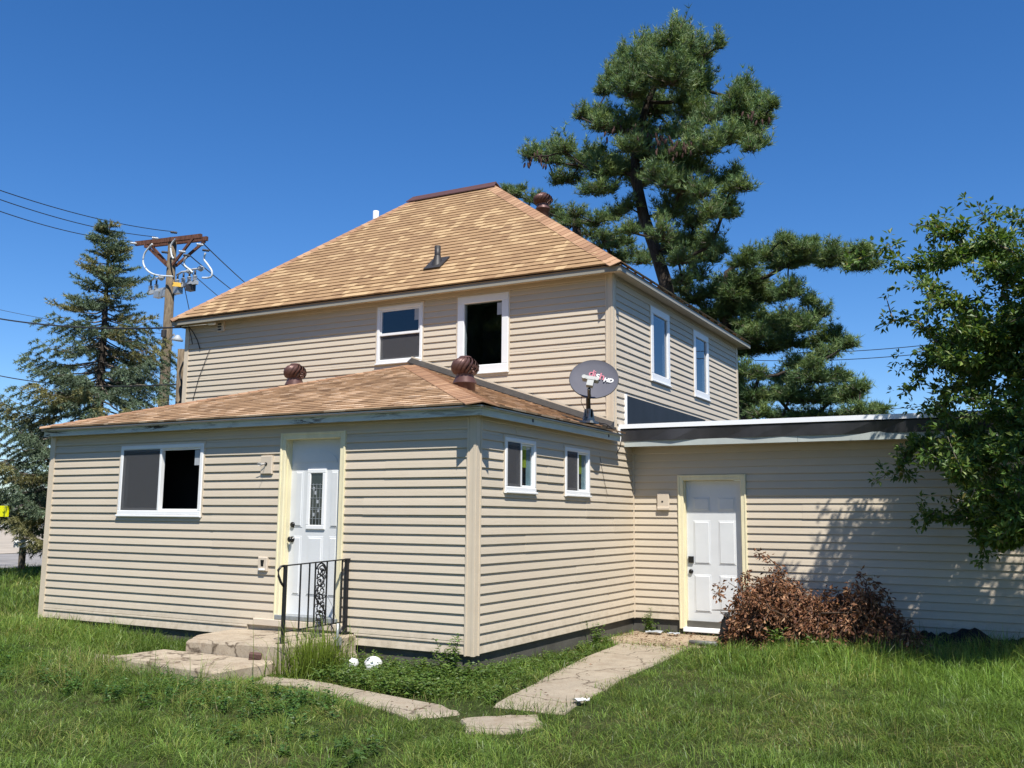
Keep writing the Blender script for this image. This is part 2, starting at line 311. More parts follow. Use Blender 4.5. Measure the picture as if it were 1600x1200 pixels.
# ------------------------------------------------------------------ house
house = empty('house', (-3.5, 3.9, -.2), 'two-storey beige vinyl-sided house with tan hip roof, low porch addition and flat-roofed wing', 'house')
WAV = random.Random(99); RW = .1016; TB = .0185
def board(F, u0, u1, z0, z1, zrow, parent, extra=0.0):
    prof = lambda z: TB*(1-(z-zrow)/RW)+.001
    o0 = prof(z0)+extra; o1 = prof(z1)+extra
    pr = [(-.012, z0), (o0-.003, z0), (o0, z0+.005), (prof(z0+(z1-z0)*.55)+extra+.0015, z0+(z1-z0)*.55), (o1, z1), (-.012, z1)]
    if z1-z0 < .012: pr = [(-.012, z0), (o0, z0), (o1, z1), (-.012, z1)]
    wz = [WAV.uniform(-.0016, .0016) for _ in (0, 1)] if z1-z0 > .09 else [0, 0]
    mb = MB(); n = len(pr); vs = [F.p(u, z+(q_ if z < z0+.01 else 0), o) for u, q_ in zip((u0, u1), wz) for o, z in pr]
    mb.add(vs, [tuple(range(n)), tuple(range(n, 2*n))]+[(i, (i+1) % n, n+(i+1) % n, n+i) for i in range(n)])
    return mb.build('siding_board', M['siding'], parent)
def side(F, parent, u0, u1, z0, z1, opens, seams=0, seed=1, umax=None):
    r = random.Random(seed); k0 = math.floor(z0/RW+1e-6); k = k0; last = None
    while k*RW < z1-.004:
        a = max(k*RW, z0); b = min((k+1)*RW, z1)
        cuts = sorted({a, b}|{q for o in opens for q in (o[2], o[3]) if a+.003 < q < b-.003})
        cutset = []
        for q0, q1 in zip(cuts[:-1], cuts[1:]):
            iv = [(u0, u1)]
            for (ou0, ou1, oz0, oz1) in opens:
                if oz0 < (q0+q1)/2 < oz1:
                    nx_ = []
                    for (x, y) in iv:
                        if ou1 <= x or ou0 >= y: nx_.append((x, y))
                        else:
                            if ou0-x > .02: nx_.append((x, ou0))
                            if y-ou1 > .02: nx_.append((ou1, y))
                    iv = nx_
            cutset.append((q0, q1, iv))
        if len(cutset) == 2 and cutset[0][2] == cutset[1][2]: cutset = [(a, b, cutset[0][2])]
        if k % 2 == 0 or last is None: last = [u0+(u1-u0)*r.uniform(.15, .85) for _ in range(seams)]   # double courses share a lap joint
        sm = last
        for q0, q1, iv in cutset:
            for (x, y) in iv:
                pts = [x]+sorted(s for s in sm if x+.25 < s < y-.25)+[y]
                for i in range(len(pts)-1):
                    board(F, pts[i]-(.012 if i else 0), pts[i+1], q0, q1, k*RW, parent, (.003 if i % 2 else 0)+r.uniform(0, .0008))
        k += 1
def wall(F, u0, u1, z0, z1, opens, label, t=.10, out=-.012):
    # backing built round its openings
    us = sorted({u0, u1}|{q for o in opens for q in o[:2]}); zs = sorted({z0, z1}|{q for o in opens for q in o[2:] if z0 < q < z1}); mb = MB()
    for a, b in zip(us[:-1], us[1:]):
        run = None
        for c, d in zip(zs[:-1], zs[1:]):
            hole = any(o[0] <= a+1e-6 and b-1e-6 <= o[1] and o[2] <= c+1e-6 and d-1e-6 <= o[3] for o in opens)
            if not hole: mb.fb(F, a, b, c, d, out-t, out)
    return tag(mb.build('wall', M['siding'], house), label)
DW = 4.5; LW = 6.92
FWIN = (-5.47, -3.955, 1.40, 2.30); FDOOR = (-2.68, -1.72, .20, 2.37)
SWA = (.605, 1.35, 1.70, 2.30); SWB = (2.155, 2.905, 1.70, 2.295)
GDOOR = (.70, 1.665, -.16, 2.02)
HW1 = (-4.25, -3.345, 3.895, 4.845); HW2 = (-2.68, -1.76, 3.62, 4.85)
RWA = (5.44, 6.325, 3.585, 4.775); RWB = (7.62, 8.50, 3.585, 4.775)
EZ = 2.50
wf = wall(FF, -LW, 0, 0, EZ, [FWIN, FDOOR], 'sunny addition wall with the sliding window and panelled door')
side(FF, wf, -LW+.085, -.085, 0, EZ-.01, [FWIN, FDOOR, (-3.1, -1.52, 0, .128)], 1, 3)
ws = wall(FS, .0, DW, 0, EZ, [SWA, SWB], 'addition side wall with two small sliding windows')
side(FS, ws, .085, DW-.02, 0, EZ-.01, [SWA, SWB], 1, 5)
wg = wall(FG, 0, 9.5, 0, 2.52, [GDOOR], 'long low wing wall partly in tree shade')
side(FG, wg, .02, 9.5, 0, 2.50, [GDOOR], 2, 9)
wh = wall(FH, -8.70, -.06, 2.4, 5.0, [HW1, HW2], 'upper storey wall above the porch addition roof')
side(FH, wh, -8.62, -.15, 26*RW, 4.955, [HW1, HW2], 1, 13)
wr = wall(FR, 3.9, 10.5, 2.4, 5.0, [RWA, RWB], 'upper storey side wall with two tall windows')
side(FR, wr, 3.98, 10.42, 25*RW, 4.955, [RWA, RWB], 1, 17)
for i, (a, b, c, d, lb) in enumerate(((-8.7, -8.6, 3.92, 10.5, 'house wall facing the street'), (-8.6, -.17, 10.4, 10.5, 'rear house wall'))):
    tag(MB().box(a, b, c, d, -.3, 5.0).build('wall', M['siding'], house), lb)
tag(MB().box(-LW, -LW+.1, .09, 3.88, 0, 2.5).build('wall', M['siding'], house), 'addition end wall facing the street')
tag(MB().box(9.4, 9.5, 4.62, 10.4, -.3, 2.6).build('wall', M['siding'], house), 'end wall of the low wing')
# foundations
mb = MB(); mb.box(-LW+.02, -.02, .02, .16, -.55, -.003); mb.box(-.16, -.021, .161, 4.52, -.55, -.003); mb.box(-.02, 9.48, 4.521, 4.66, -.55, -.003)
tag(mb.build('foundation', M['found'], house), 'dark grey painted foundation')
# corner posts
def post(F1, u1, F2, u2, z0, z1, w=.088, flip1=-1, flip2=1):
    mb = MB()
    mb.fb(F1, *sorted((u1, u1+flip1*w)), z0, z1, -.01, .018); mb.fb(F2, *sorted((u2+flip2*.0, u2+flip2*w)), z0, z1, -.01, .018)
    for fr, u, fl in ((F1, u1, flip1), (F2, u2, flip2)):
        mb.fb(fr, *sorted((u+fl*(w-.016), u+fl*(w+.004))), z0-.004, z1, -.01, .026)
        mb.fb(fr, *sorted((u-fl*.018, u+fl*.014)), z0-.003, z1, -.0, .0235)
    return mb.build('corner_post', M['trim'], house)
post(FF, 0, FS, 0, -.008, EZ-.005); post(FH, -.06, FR, 3.9, 2.42, 4.95)
mb = MB(); mb.fb(FF, -LW-.02, -LW+.075, -.008, EZ, -.09, .02); mb.fb(FF, -LW+.07, -LW+.09, -.01, EZ, -.01, .026); mb.build('corner_post', M['trim'], house)
mb = MB(); mb.fb(FH, -8.72, -8.63, 2.4, 4.95, -.09, .02); mb.fb(FH, -8.635, -8.615, 2.4, 4.95, -.01, .026); mb.build('corner_post', M['trim'], house)
mb = MB(); mb.fb(FR, 10.41, 10.52, 2.4, 4.95, -.09, .022); mb.build('corner_post', M['trim'], house)
mb = MB(); mb.box(-.005, .032, DW-.032, DW+.005, -.006, EZ-.01); mb.box(.002, .02, DW-.02, DW-.002, -.01, -.006); mb.build('corner_post', M['trim'], house)

# ---------------- windows
SO = dict(hung=.0015, fixed=-.0055, slide=-.0005)
def window(F, o, style, label, sticker=True, sill=True, fw=.055):
    u0, u1, z0, z1 = o; mb = MB()
    w = MB(); B = .008
    w.fb(F, u0, u1, z0, z0+fw, -.07, .034, b=B); w.fb(F, u0, u1, z1-fw, z1, -.07, .03, b=B)
    w.fb(F, u0, u0+fw, z0+fw-.002, z1-fw+.002, -.07, .031, b=B); w.fb(F, u1-fw, u1, z0+fw-.002, z1-fw+.002, -.07, .031, b=B)
    win = tag(w.build('window', M['white'], house), label)
    ch = MB()                                   # siding channel round the frame
    for q in ((u0-.022, u0-.001, z0-.02, z1+.022), (u1+.001, u1+.022, z0-.02, z1+.022), (u0-.001, u1+.001, z1+.001, z1+.022)): ch.fb(F, *q, -.01, .021)
    ch.build('trim_channel', M['trim'], win)
    if sill: MB().fb(F, u0-.012, u1+.012, z0-.026, z0-.001, -.02, .052, b=.006).build('sill', M['white'], win)
    a0, a1, b0, b1 = u0+fw, u1-fw, z0+fw, z1-fw; mid = (a0+a1)/2; midz = (b0+b1)/2
    def sash(p0, p1, q0, q1, oo, t=.032, scr=False):
        s = MB()
        s.fb(F, p0, p1, q0, q0+t, oo-.025, oo, b=.004); s.fb(F, p0, p1, q1-t, q1, oo-.025, oo, b=.004)
        s.fb(F, p0, p0+t, q0+t-.001, q1-t+.001, oo-.025, oo, b=.004); s.fb(F, p1-t, p1, q0+t-.001, q1-t+.001, oo-.025, oo, b=.004)
        s.build('sash', M['white'], win)
        if not (F is FF and p0 > u0+.3): MB().fb(F, p0+t, p1-t, q0+t, q1-t, oo-.016, oo-.011).build('pane', M['glass'], win)
        if scr: MB().fb(F, p0+.004, p1-.004, q0+.004, q1-.004, oo+.006, oo+.008).build('insect_screen', M['screen'], win)
    if style == 'slide':
        sash(a0, mid+.012, b0, b1, .02, scr=True); sash(mid-.02, a1, b0, b1, .01, .022)
        MB().fb(F, mid-.018, mid+.018, b0, b1, -.03, .03, b=.004).build('mullion', M['white'], win)
    elif style == 'hung':
        sash(a0, a1, midz-.016, b1, .012); sash(a0, a1, b0, midz+.016, -.016, scr=False)
        MB().fb(F, a0+.006, a1-.006, b0+.004, midz-.018, -.006, -.004).build('insect_screen', M['screen'], win)
        MB().fb(F, a0, a1, midz-.02, midz+.022, -.02, .022, b=.004).build('mullion', M['white'], win)
    elif style == 'fixed': MB().fb(F, a0, a1, b0, b1, -.012, -.006).build('pane', M['glass'], win)
    elif style == 'tall':
        MB().fb(F, a0, a1, b0, b1, -.006, .0).build('pane', M['glass2'], win)
    if sticker:
        sx1 = a1-.012-(.02 if style != 'fixed' else 0); sw = .085
        MB().fb(F, sx1-sw, sx1, b1-.22, b1-.03, SO[style], SO[style]+.001).build('sticker', M['porc'], win)
    rm = MB()                                   # dark room behind the glass
    dpt = .75
    c = [F.p(u, z, oo) for oo in (-.115, -dpt) for u, z in ((u0+.01, z0+.01), (u1-.01, z0+.01), (u1-.01, z1-.01), (u0+.01, z1-.01))]
    rm.add(c, [(4, 5, 6, 7), (0, 1, 5, 4), (1, 2, 6, 5), (2, 3, 7, 6), (3, 0, 4, 7)]); rm.build('interior', M['room2'] if style == 'slide' and u1-u0 < 1 else M['room'], win)
    return win
window(FF, FWIN, 'slide', 'wide sliding window left of the panelled door')
wA = window(FS, SWA, 'slide', 'small sliding window nearer the addition corner', False, fw=.05)
wB = window(FS, SWB, 'slide', 'small sliding window nearer the wing', False, fw=.05)
M['curt'] = simple('green_shade', (.62, .70, .04), .8, .25, 5, stretch=(1, 3, .4)); M['teal'] = simple('pale_teal_liner', (.5, .66, .66), .8, .1, 5); M['sash_in'] = simple('grey_vinyl', (.5, .52, .53), .6, .05, 4)
for win, o in ((wA, SWA), (wB, SWB)):
    u0, u1, z0, z1 = o; m_ = (u0+u1)/2; zt = z1-.05
    MB().fb(FS, m_+.03, m_+.20, zt-.27, zt, -.022, -.016).build('window_shade', M['curt'], win)
    MB().fb(FS, m_+.205, u1-.055, z0+.06, zt, -.024, -.018).build('window_liner', M['teal'], win)
    MB().prism([FS.p(m_+.05, z0+.05, -.06), FS.p(m_+.09, z0+.05, -.06), FS.p(m_+.115, z0+.17, -.06)], FS.N*.01).build('shade_tassel', M['teal'], win)
window(FH, HW1, 'hung', 'double-hung upper window with screen below'); window(FH, HW2, 'fixed', 'upper picture window with wide white frame', fw=.12)
window(FR, RWA, 'tall', 'tall upper side window nearer the house corner', False, fw=.11); window(FR, RWB, 'tall', 'tall upper side window farther along the side wall', False, fw=.11)

# ---------------- doors
def casing(F, o, dep, label, wd=.072):
    u0, u1, z0, z1 = o; c = MB()
    for q in ((u0, u0+wd, z0, z1), (u1-wd, u1, z0, z1), (u0+wd-.001, u1-wd+.001, z1-wd, z1)): c.fb(F, *q, -dep-.04, .028, b=.006)
    for q in ((u0-.006, u0+.02, z0, z1+.006), (u1-.02, u1+.006, z0, z1+.006), (u0+.02, u1-.02, z1-.02, z1+.006)): c.fb(F, *q, -.01, .037, b=.004)
    for q in ((u0+wd+.0, u0+wd+.012, z0, z1-wd), (u1-wd-.012, u1-wd, z0, z1-wd)): c.fb(F, *q, -dep-.03, -.02)
    return c
def rpanel(mb, F, u0, u1, z0, z1, base, g=.022, h=.009):
    mb.fb(F, u0, u1, z0, z1, base-.002, base+.0045, b=.004); mb.fb(F, u0+.012, u1-.012, z0+.012, z1-.012, base, base+h+.004, b=.013)
dep = .085
d0, d1 = FDOOR[0]+.072, FDOOR[1]-.072; dz0, dz1 = .27, 2.298
dF = MB().fb(FF, d0+.004, d1-.004, dz0, dz1, -dep-.045, -dep).build('door', M['door'], house); tag(dF, 'white door with small leaded window behind the railing')
casing(FF, FDOOR, dep, '').build('door_casing', M['yellow'], dF)
wv = d1-d0; cx = (d0+d1)/2
for (a, b, c, d) in ((.10, .25, .84, 1.62-.0), (.75, .90, 1.00, 1.66), (.10, .25, 1.00, 1.66), (.10, .25, .22, .90), (.75, .90, .22, .90), (.36, .64, .22, .90)):
    if (a, b, c) == (.10, .25, .84): continue
    p = MB(); rpanel(p, FF, d0+a*wv, d0+b*wv, dz0+c, dz0+d, -dep); p.build('panel', M['door'], dF)
p = MB()                                         # arched fan panel at the top
arc = [(cx+.29*math.cos(t), dz0+1.76+.13*math.sin(t)) for t in np.linspace(0, math.pi, 13)]
p.prism([FF.p(u, z, -dep-.002) for u, z in arc], FF.N*.009); p.build('panel', M['door'], dF)
lt = MB(); lu0, lu1, lz0, lz1 = d0+.33*wv, d0+.67*wv, dz0+.98, dz0+1.68
for q in ((lu0, lu1, lz0, lz0+.05), (lu0, lu1, lz1-.05, lz1), (lu0, lu0+.05, lz0+.049, lz1-.049), (lu1-.05, lu1, lz0+.049, lz1-.049)): lt.fb(FF, *q, -dep-.01, -dep+.02, b=.006)
lt.build('light_frame', M['white'], dF)
MB().fb(FF, lu0+.04, lu1-.04, lz0+.04, lz1-.04, -dep+.001, -dep+.004).build('pane', simple('dark_leaded_glass', (.02, .025, .025), .06, .2, 20, spec=.8), dF)
cm = MB(); iu0, iu1, iz0, iz1 = lu0+.05, lu1-.05, lz0+.05, lz1-.05
for t in (.22, .5, .78): cm.fb(FF, iu0+(iu1-iu0)*t-.003, iu0+(iu1-iu0)*t+.003, iz0, iz1-.12, -dep+.004, -dep+.009)
for t in (.12, .3, .33, .52, .7, .78): cm.fb(FF, iu0, iu1, iz0+(iz1-iz0)*t-.003, iz0+(iz1-iz0)*t+.003, -dep+.004, -dep+.0095)
for t in ((.3, .2), (.6, .45), (.4, .62), (.7, .28), (.25, .7)): cm.fb(FF, iu0+(iu1-iu0)*t[0]-.014, iu0+(iu1-iu0)*t[0]+.014, iz0+(iz1-iz0)*t[1]-.02, iz0+(iz1-iz0)*t[1]+.02, -dep+.004, -dep+.007, 1)
cm.build('leading', [M['galv'], M['porc']], dF)
def knob(F, u, z, base, parent, r=.03, l=.05): MB().lathe([(r*1.05, 0), (r*1.05, .012), (r*.45, .016), (r*.45, l*.5), (r*.85, l*.62), (r, l*.85), (r*.6, l)], F.p(u, z, base), F.N, 16).build('knob', M['knob'], parent)
knob(FF, d0+.065, dz0+.86, -dep, dF, .033, .065); knob(FF, d0+.065, dz0+1.03, -dep, dF, .03, .025)
MB().fb(FF, FDOOR[0]+.02, FDOOR[1]-.02, .215, .268, -.13, .05, b=.006).build('threshold', M['galv'], dF)
MB().fb(FF, FDOOR[0]-.3, FDOOR[1]+.06, .135, .212, -.02, .055, b=.006).build('door_sill_board', M['cream'], dF)
g0, g1 = GDOOR[0]+.072, GDOOR[1]-.072; gz0, gz1 = -.085, 1.945
dG = tag(MB().fb(FG, g0+.004, g1-.004, gz0, gz1, -dep-.045, -dep).build('door', M['door'], house), 'white six-panel door in the low wing beside the brush pile')
casing(FG, (GDOOR[0], GDOOR[1], -.11, GDOOR[3]), dep, '').build('door_casing', M['yellow'], dG)
wv = g1-g0
for a, b in ((.13, .43), (.57, .87)):
    for c, d in ((1.60, 1.80), (.86, 1.47), (.20, .72)):
        p = MB(); rpanel(p, FG, g0+a*wv, g0+b*wv, gz0+c, gz0+d, -dep); p.build('panel', M['door'], dG)
knob(FG, g0+.065, gz0+.76, -dep, dG, .03, .03)
MB().fb(FG, g0+.032, g0+.105, gz0+.88, gz0+.97, -dep, -dep+.03, b=.005).build('keypad_lock', M['knob'], dG)
MB().fb(FG, GDOOR[0]+.04, GDOOR[1]-.02, -.15, -.087, -.13, .03, b=.006).build('threshold', M['wetal'], dG)

# ---------------- roofs
mainE = dict(x0=-8.87, x1=.19, y0=3.64, y1=10.76, z=5.01)
RX0, RX1, RY, RZ = -5.85, -3.97, 7.2, 7.97
def slope_pts(A, B, C, D): return [V(A), V(B), V(C), V(D)]
mE = mainE
P = dict(a=V((mE['x0'], mE['y0'], mE['z'])), b=V((mE['x1'], mE['y0'], mE['z'])), c=V((mE['x1'], mE['y1'], mE['z'])), d=V((mE['x0'], mE['y1'], mE['z'])), r0=V((RX0, RY, RZ)), r1=V((RX1, RY, RZ)))
mb = MB(); dn = V((0, 0, -.03))
vs = [P[k]+dn for k in ('a', 'b', 'c', 'd', 'r0', 'r1')]
mb.add(vs, [(0, 1, 5, 4), (1, 2, 5), (2, 3, 4, 5), (3, 0, 4), (3, 2, 1, 0)])
roof = tag(mb.build('roof', M['low'], house), 'steep tan shingled hip roof of the upper storey')
AE = dict(x0=-6.93, x1=.20, y0=-.205, z=2.575)
PK = V((-3.53, 3.9, 3.825))
qa, qb, qc, qd = V((AE['x0'], AE['y0'], AE['z'])), V((AE['x1'], AE['y0'], AE['z'])), V((AE['x1'], 3.72, AE['z'])), V((AE['x0'], 3.89, AE['z']))
qc2 = V((.0, 3.89, AE['z']+.065))
mb = MB(); mb.add([qa+dn, qb+dn, qc+dn, qc2+dn, qd+dn, PK+dn], [(0, 1, 5), (1, 2, 3, 5), (4, 0, 5), (4, 3, 2, 1, 0), (3, 4, 5)])
roofA = tag(mb.build('roof', M['low'], house), 'low weathered shingled roof of the porch addition')
# shingle courses: a plane given by an eave line a->b and two hip tops
def courses(a, b, ta, tb, expo, w0, w1, seed):
    """yield (centre, X axis, slope axis, normal, width) of tabs on the plane a-b-tb-ta"""
    r = random.Random(seed); ex = (b-a).normalized(); n = ex.cross(ta-a); n = n.normalized() if n.z > 0 or n.length == 0 else -n.normalized(); n = n if n.z > 0 else -n
    sl = n.cross(ex).normalized(); sl = sl if sl.z > 0 else -sl
    H = (ta-a).dot(sl); ua, ub = (ta-a).dot(ex), (tb-a).dot(ex); L = (b-a).length
    k = 0
    while k*expo < H-.02:
        d = k*expo; t = min((d+expo*1.05)/H, 1); lo = ua*t; hi = L+(ub-L)*t
        x = lo-r.uniform(0, w0)
        while x < hi:
            w = r.uniform(w0, w1); x0, x1 = max(x, lo), min(x+w, hi)
            if x1-x0 > .02: yield k, a+ex*((x0+x1)/2)+sl*d, ex, sl, n, x1-x0, r.random()
            x += w
        k += 1
def tab_verts(c, ex, sl, n, w, expo, th, top=.0195, sk=0):
    h = w/2-.0003; L = expo*1.25
    return [c-ex*h-sl*.004, c+ex*h-sl*.004, c+ex*(h+sk)+sl*L, c-ex*(h-sk)+sl*L, c-ex*h-sl*.004+n*(th+top), c+ex*h-sl*.004+n*(th+top), c+ex*(h+sk)+sl*L+n*.004, c-ex*(h-sk)+sl*L+n*.004]
HEX = [(0, 3, 2, 1), (4, 5, 6, 7), (0, 1, 5, 4), (1, 2, 6, 5), (2, 3, 7, 6), (3, 0, 4, 7)]
unit = MB().add(tab_verts(V((0, 0, 0)), V((1, 0, 0)), V((0, 1, 0)), V((0, 0, 1)), 1.0, .14, .001), HEX).mesh('shingle', M['sh'])
def joined(name, parent, tabs, expo, mat, seed, label=None):
    r = random.Random(seed); vs = []; cs = []; fs = []
    for (c, ex, sl, n, w, rv) in tabs:
        b = len(vs); vs += [tuple(q) for q in tab_verts(c, ex, sl, n, w, expo, r.random()*.003)]; cs += [(rv, rv, rv)]*8; fs += [tuple(b+i for i in f) for f in HEX]
    me = np_mesh(name, np.array(vs), np.array(fs), mat, np.array(cs)); o = link(name, me, parent); o['kind'] = 'stuff'
    if label: o['label'] = label
    return o
cnt = 0; rest = []
for k, c, ex, sl, n, w, rv in courses(P['a'], P['b'], P['r0'], P['r1'], .14, .10, .24, 21):
    if cnt < 300:
        o = link('shingle', unit, roof); o.matrix_basis = Matrix.Translation(c) @ Matrix((ex, sl, n)).transposed().to_4x4() @ Matrix.Diagonal((w, 1, 1+.25*rv, 1)); cnt += 1
    else: rest.append((c, ex, sl, n, w, rv))
for a, b, ta, tb, sd in (('b', 'c', 'r1', 'r1', 22), ('c', 'd', 'r1', 'r0', 23), ('d', 'a', 'r0', 'r0', 24)):
    rest += [(c, ex, sl, n, w, rv) for k, c, ex, sl, n, w, rv in courses(P[a], P[b], P[ta], P[tb], .14, .10, .24, sd)]
joined('shingles', roof, rest, .14, M['shj'], 5, 'remaining tan shingles of the upper roof')
rest = []
for a, b, ta, tb, sd in ((qa, qb, PK, PK, 31), (qb, qc, PK, V((-3.53, 3.9, 3.825)), 32), (qd, qa, PK, PK, 33)):
    rest += [(c, ex, sl, n, w, rv) for k, c, ex, sl, n, w, rv in courses(a, b, ta, tb, .14, .08, .22, sd) if c.y < 3.86]
joined('shingles', roofA, rest, .14, M['low'], 6, 'weathered curling shingles of the addition roof')
def hipcaps(a, b, parent, na, nb, step=.15, w=.185, mat=None):
    d = (b-a); L = d.length; d.normalize(); n = int(L/step)
    s1 = na.cross(d).normalized(); s2 = d.cross(nb).normalized()
    s1 = s1 if s1.z < 0 else -s1; s2 = s2 if s2.z < 0 else -s2
    me = None
    for i in range(n):
        c = a+d*(i*step+.0)
        up = (na+nb).normalized(); mb = MB(); l = step*1.3
        q = []
        for t, hh in ((0, .026), (l, .018)):
            o_ = c+d*t+up*hh
            q += [o_+s1*w, o_, o_+s2*w, o_+s1*w-up*.012, o_-up*.012, o_+s2*w-up*.012]
        mb.add(q, [(0, 1, 7, 6), (1, 2, 8, 7), (3, 9, 10, 4), (4, 10, 11, 5), (0, 3, 4, 1), (1, 4, 5, 2), (6, 7, 10, 9), (7, 8, 11, 10), (0, 6, 9, 3), (2, 5, 11, 8)])
        mb.build('hip_cap', M['cap'], parent)
nf = V((0, -(RZ-5.01), RY-mE['y0'])).normalized(); nr = V((RZ-5.01, 0, mE['x1']-RX1)).normalized(); nl = V((-(RZ-5.01), 0, RX0-mE['x0'])).normalized()
hipcaps(P['b'], P['r1'], roof, nf, nr); hipcaps(P['a'], P['r0'], roof, nf, nl)
af = V((0, -1.25, 4.1)).normalized(); ar = V((1.25, 0, 3.73)).normalized(); al = V((-1.25, 0, 3.4)).normalized()
hipcaps(qb, PK, roofA, af, ar); hipcaps(qa, PK, roofA, af, al)
# metal ridge cap
mb = MB(); rr = .21
for sgn in (-1, 1):
    dsl = V((0, sgn*(RY-mE['y0']), -(RZ-mE['z']))).normalized(); up = V((0, sgn*.63, .77))
    mb.hexa([P['r0']+V((-.06, 0, .05)), P['r1']+V((.06, 0, .05)), P['r1']+dsl*rr+V((.12, 0, .05)), P['r0']+dsl*rr+V((-.12, 0, .05)),
             P['r0']+V((-.06, 0, .075)), P['r1']+V((.06, 0, .075)), P['r1']+dsl*rr+V((.12, 0, .07)), P['r0']+dsl*rr+V((-.12, 0, .07))])
mb.build('ridge_cap', M['ridge'], roof)
# fascias and soffits
f = MB(); y = mE['y0']+.018; X0 = mE['x0']+.018; X1 = mE['x1']-.018; Y1 = mE['y1']-.018; zt = 4.985; zb = 4.905
for q in ((X0, X1, y, y+.02), (X1-.02, X1, y+.02, Y1), (X0, X0+.02, y+.02, Y1), (X0+.02, X1-.02, Y1-.02, Y1)): tag(MB().box(*q, zb, zt).build('fascia', M['hfascia'], roof), 'beige metal fascia')
MB().box(X0+.021, X1-.021, y+.021, Y1-.021, 4.945, 4.955).build('soffit', M['soffit'], roof)
f = MB(); y = AE['y0']+.05; X0 = AE['x0']+.02; X1 = AE['x1']-.05; zt = 2.552; zb = 2.462
f.box(X0, X1, y, y+.022, zb, zt)
o_ = tag(f.build('fascia', M['fascia_rot'], roofA), 'peeling grey fascia board with dark rot')
for q in ((X1-.022, X1, y+.022, 3.66), (X0, X0+.022, y+.022, 3.85)): tag(MB().box(*q, zb, zt).build('fascia', M['fascia'], roofA), 'grey painted fascia')
f = MB(); f.box(AE['x0'], AE['x1']-.02, AE['y0']+.015, AE['y0']+.045, 2.535, 2.565); f.box(AE['x1']-.047, AE['x1']-.017, AE['y0']+.05, 3.7, 2.535, 2.565); f.build('drip_edge', M['fascia'], roofA)
mb = MB(); mb.box(X0+.022, X1-.022, y+.022, .1, 2.487, 2.497); mb.box(.0, X1-.022, .101, 3.66, 2.487, 2.497); mb.build('soffit', M['soffit'], roofA)
h = MB()
for yy in (1.02, 3.25):
    h.lathe([(.022, 0), (.022, .004)], V((X1, yy, 2.51)), (1, 0, 0), 12)
h.build('fascia_hole', M['black'], roofA)
# metal flashing where the low roof meets the upper wall
d = (V((-.02, 3.84, AE['z']+.075))-PK); mb = MB()
a, b = PK+V((0, -.04, .035)), PK+d+V((0, 0, .03))
mb.hexa([a+V((0, -.12, -.012)), b+V((0, -.12, -.012)), b+V((0, .02, 0)), a+V((0, .02, 0)), a+V((0, -.12, 0)), b+V((0, -.12, 0)), b+V((0, .02, .10)), a+V((0, .02, .10))])
mb.build('flashing', M['lead'], roofA)
mb = MB(); mb.hexa([a+V((0, -.006, .06)), b+V((0, -.006, .06)), b+V((0, .01, .06)), a+V((0, .01, .06)), a+V((0, -.006, .105)), b+V((0, -.006, .105)), b+V((0, .01, .105)), a+V((0, .01, .105))]); mb.build('flashing', M['trim'], roofA)
# wing roof: flat membrane, white metal edge, dark apron, grey board
wy = 4.08; XL = -.045
wroof = tag(MB().box(XL, 9.9, wy+.06, 10.4, 2.60, 2.715).build('roof', M['membrane'], house), 'flat dark membrane roof of the low wing')
mb = MB(); mb.hexa([(XL, wy, 2.683), (9.95, wy, 2.658), (9.95, wy+.16, 2.66), (XL, wy+.16, 2.685), (XL, wy, 2.745), (9.95, wy, 2.72), (9.95, wy+.16, 2.74), (XL, wy+.16, 2.755)]); mb.build('metal_edge', M['wetal'], wroof)
mb = MB()
nseg = 26
for i in range(nseg):
    xa, xb = XL+.02+(9.9-XL)*i/nseg, XL+.02+(9.9-XL)*(i+1)/nseg
    oa, ob = [.012*math.sin(q*2.3)+.008*math.sin(q*5.1) for q in (i, i+1)]
    za, zb_ = 2.664-.025*i/nseg, 2.664-.025*(i+1)/nseg
    mb.hexa([(xa, wy+.05+oa, 2.505), (xb, wy+.05+ob, 2.505), (xb, wy+.075, 2.505), (xa, wy+.075, 2.505), (xa, wy+.012, za), (xb, wy+.012, zb_), (xb, wy+.06, zb_), (xa, wy+.06, za)])
mb.build('membrane_apron', simple('dark_grey_apron', (.05, .05, .056), .4, .4, 2.5, spec=.5, stretch=(1, 1, .4)), wroof)
for xa, xb in ((XL, 2.46), (2.465, 4.9), (4.905, 9.9)): MB().box(xa, xb, wy+.06, wy+.085, 2.425, 2.525).build('fascia', M['gboard'], wroof)
MB().box(XL, 9.9, wy+.086, 4.5, 2.512, 2.52).build('soffit', M['soffit'], wroof)
mb = MB(); mb.box(-.05, -.03, 4.36, 8.2, 2.7, 3.2); mb.build('membrane_upstand', M['membrane'], wroof)
mb = MB(); mb.box(-.055, -.02, 4.325, 4.362, 2.44, 3.215); mb.box(-.05, -.02, wy-.02, 4.33, 2.43, 2.70); mb.build('edge_trim', M['wetal'], wroof)
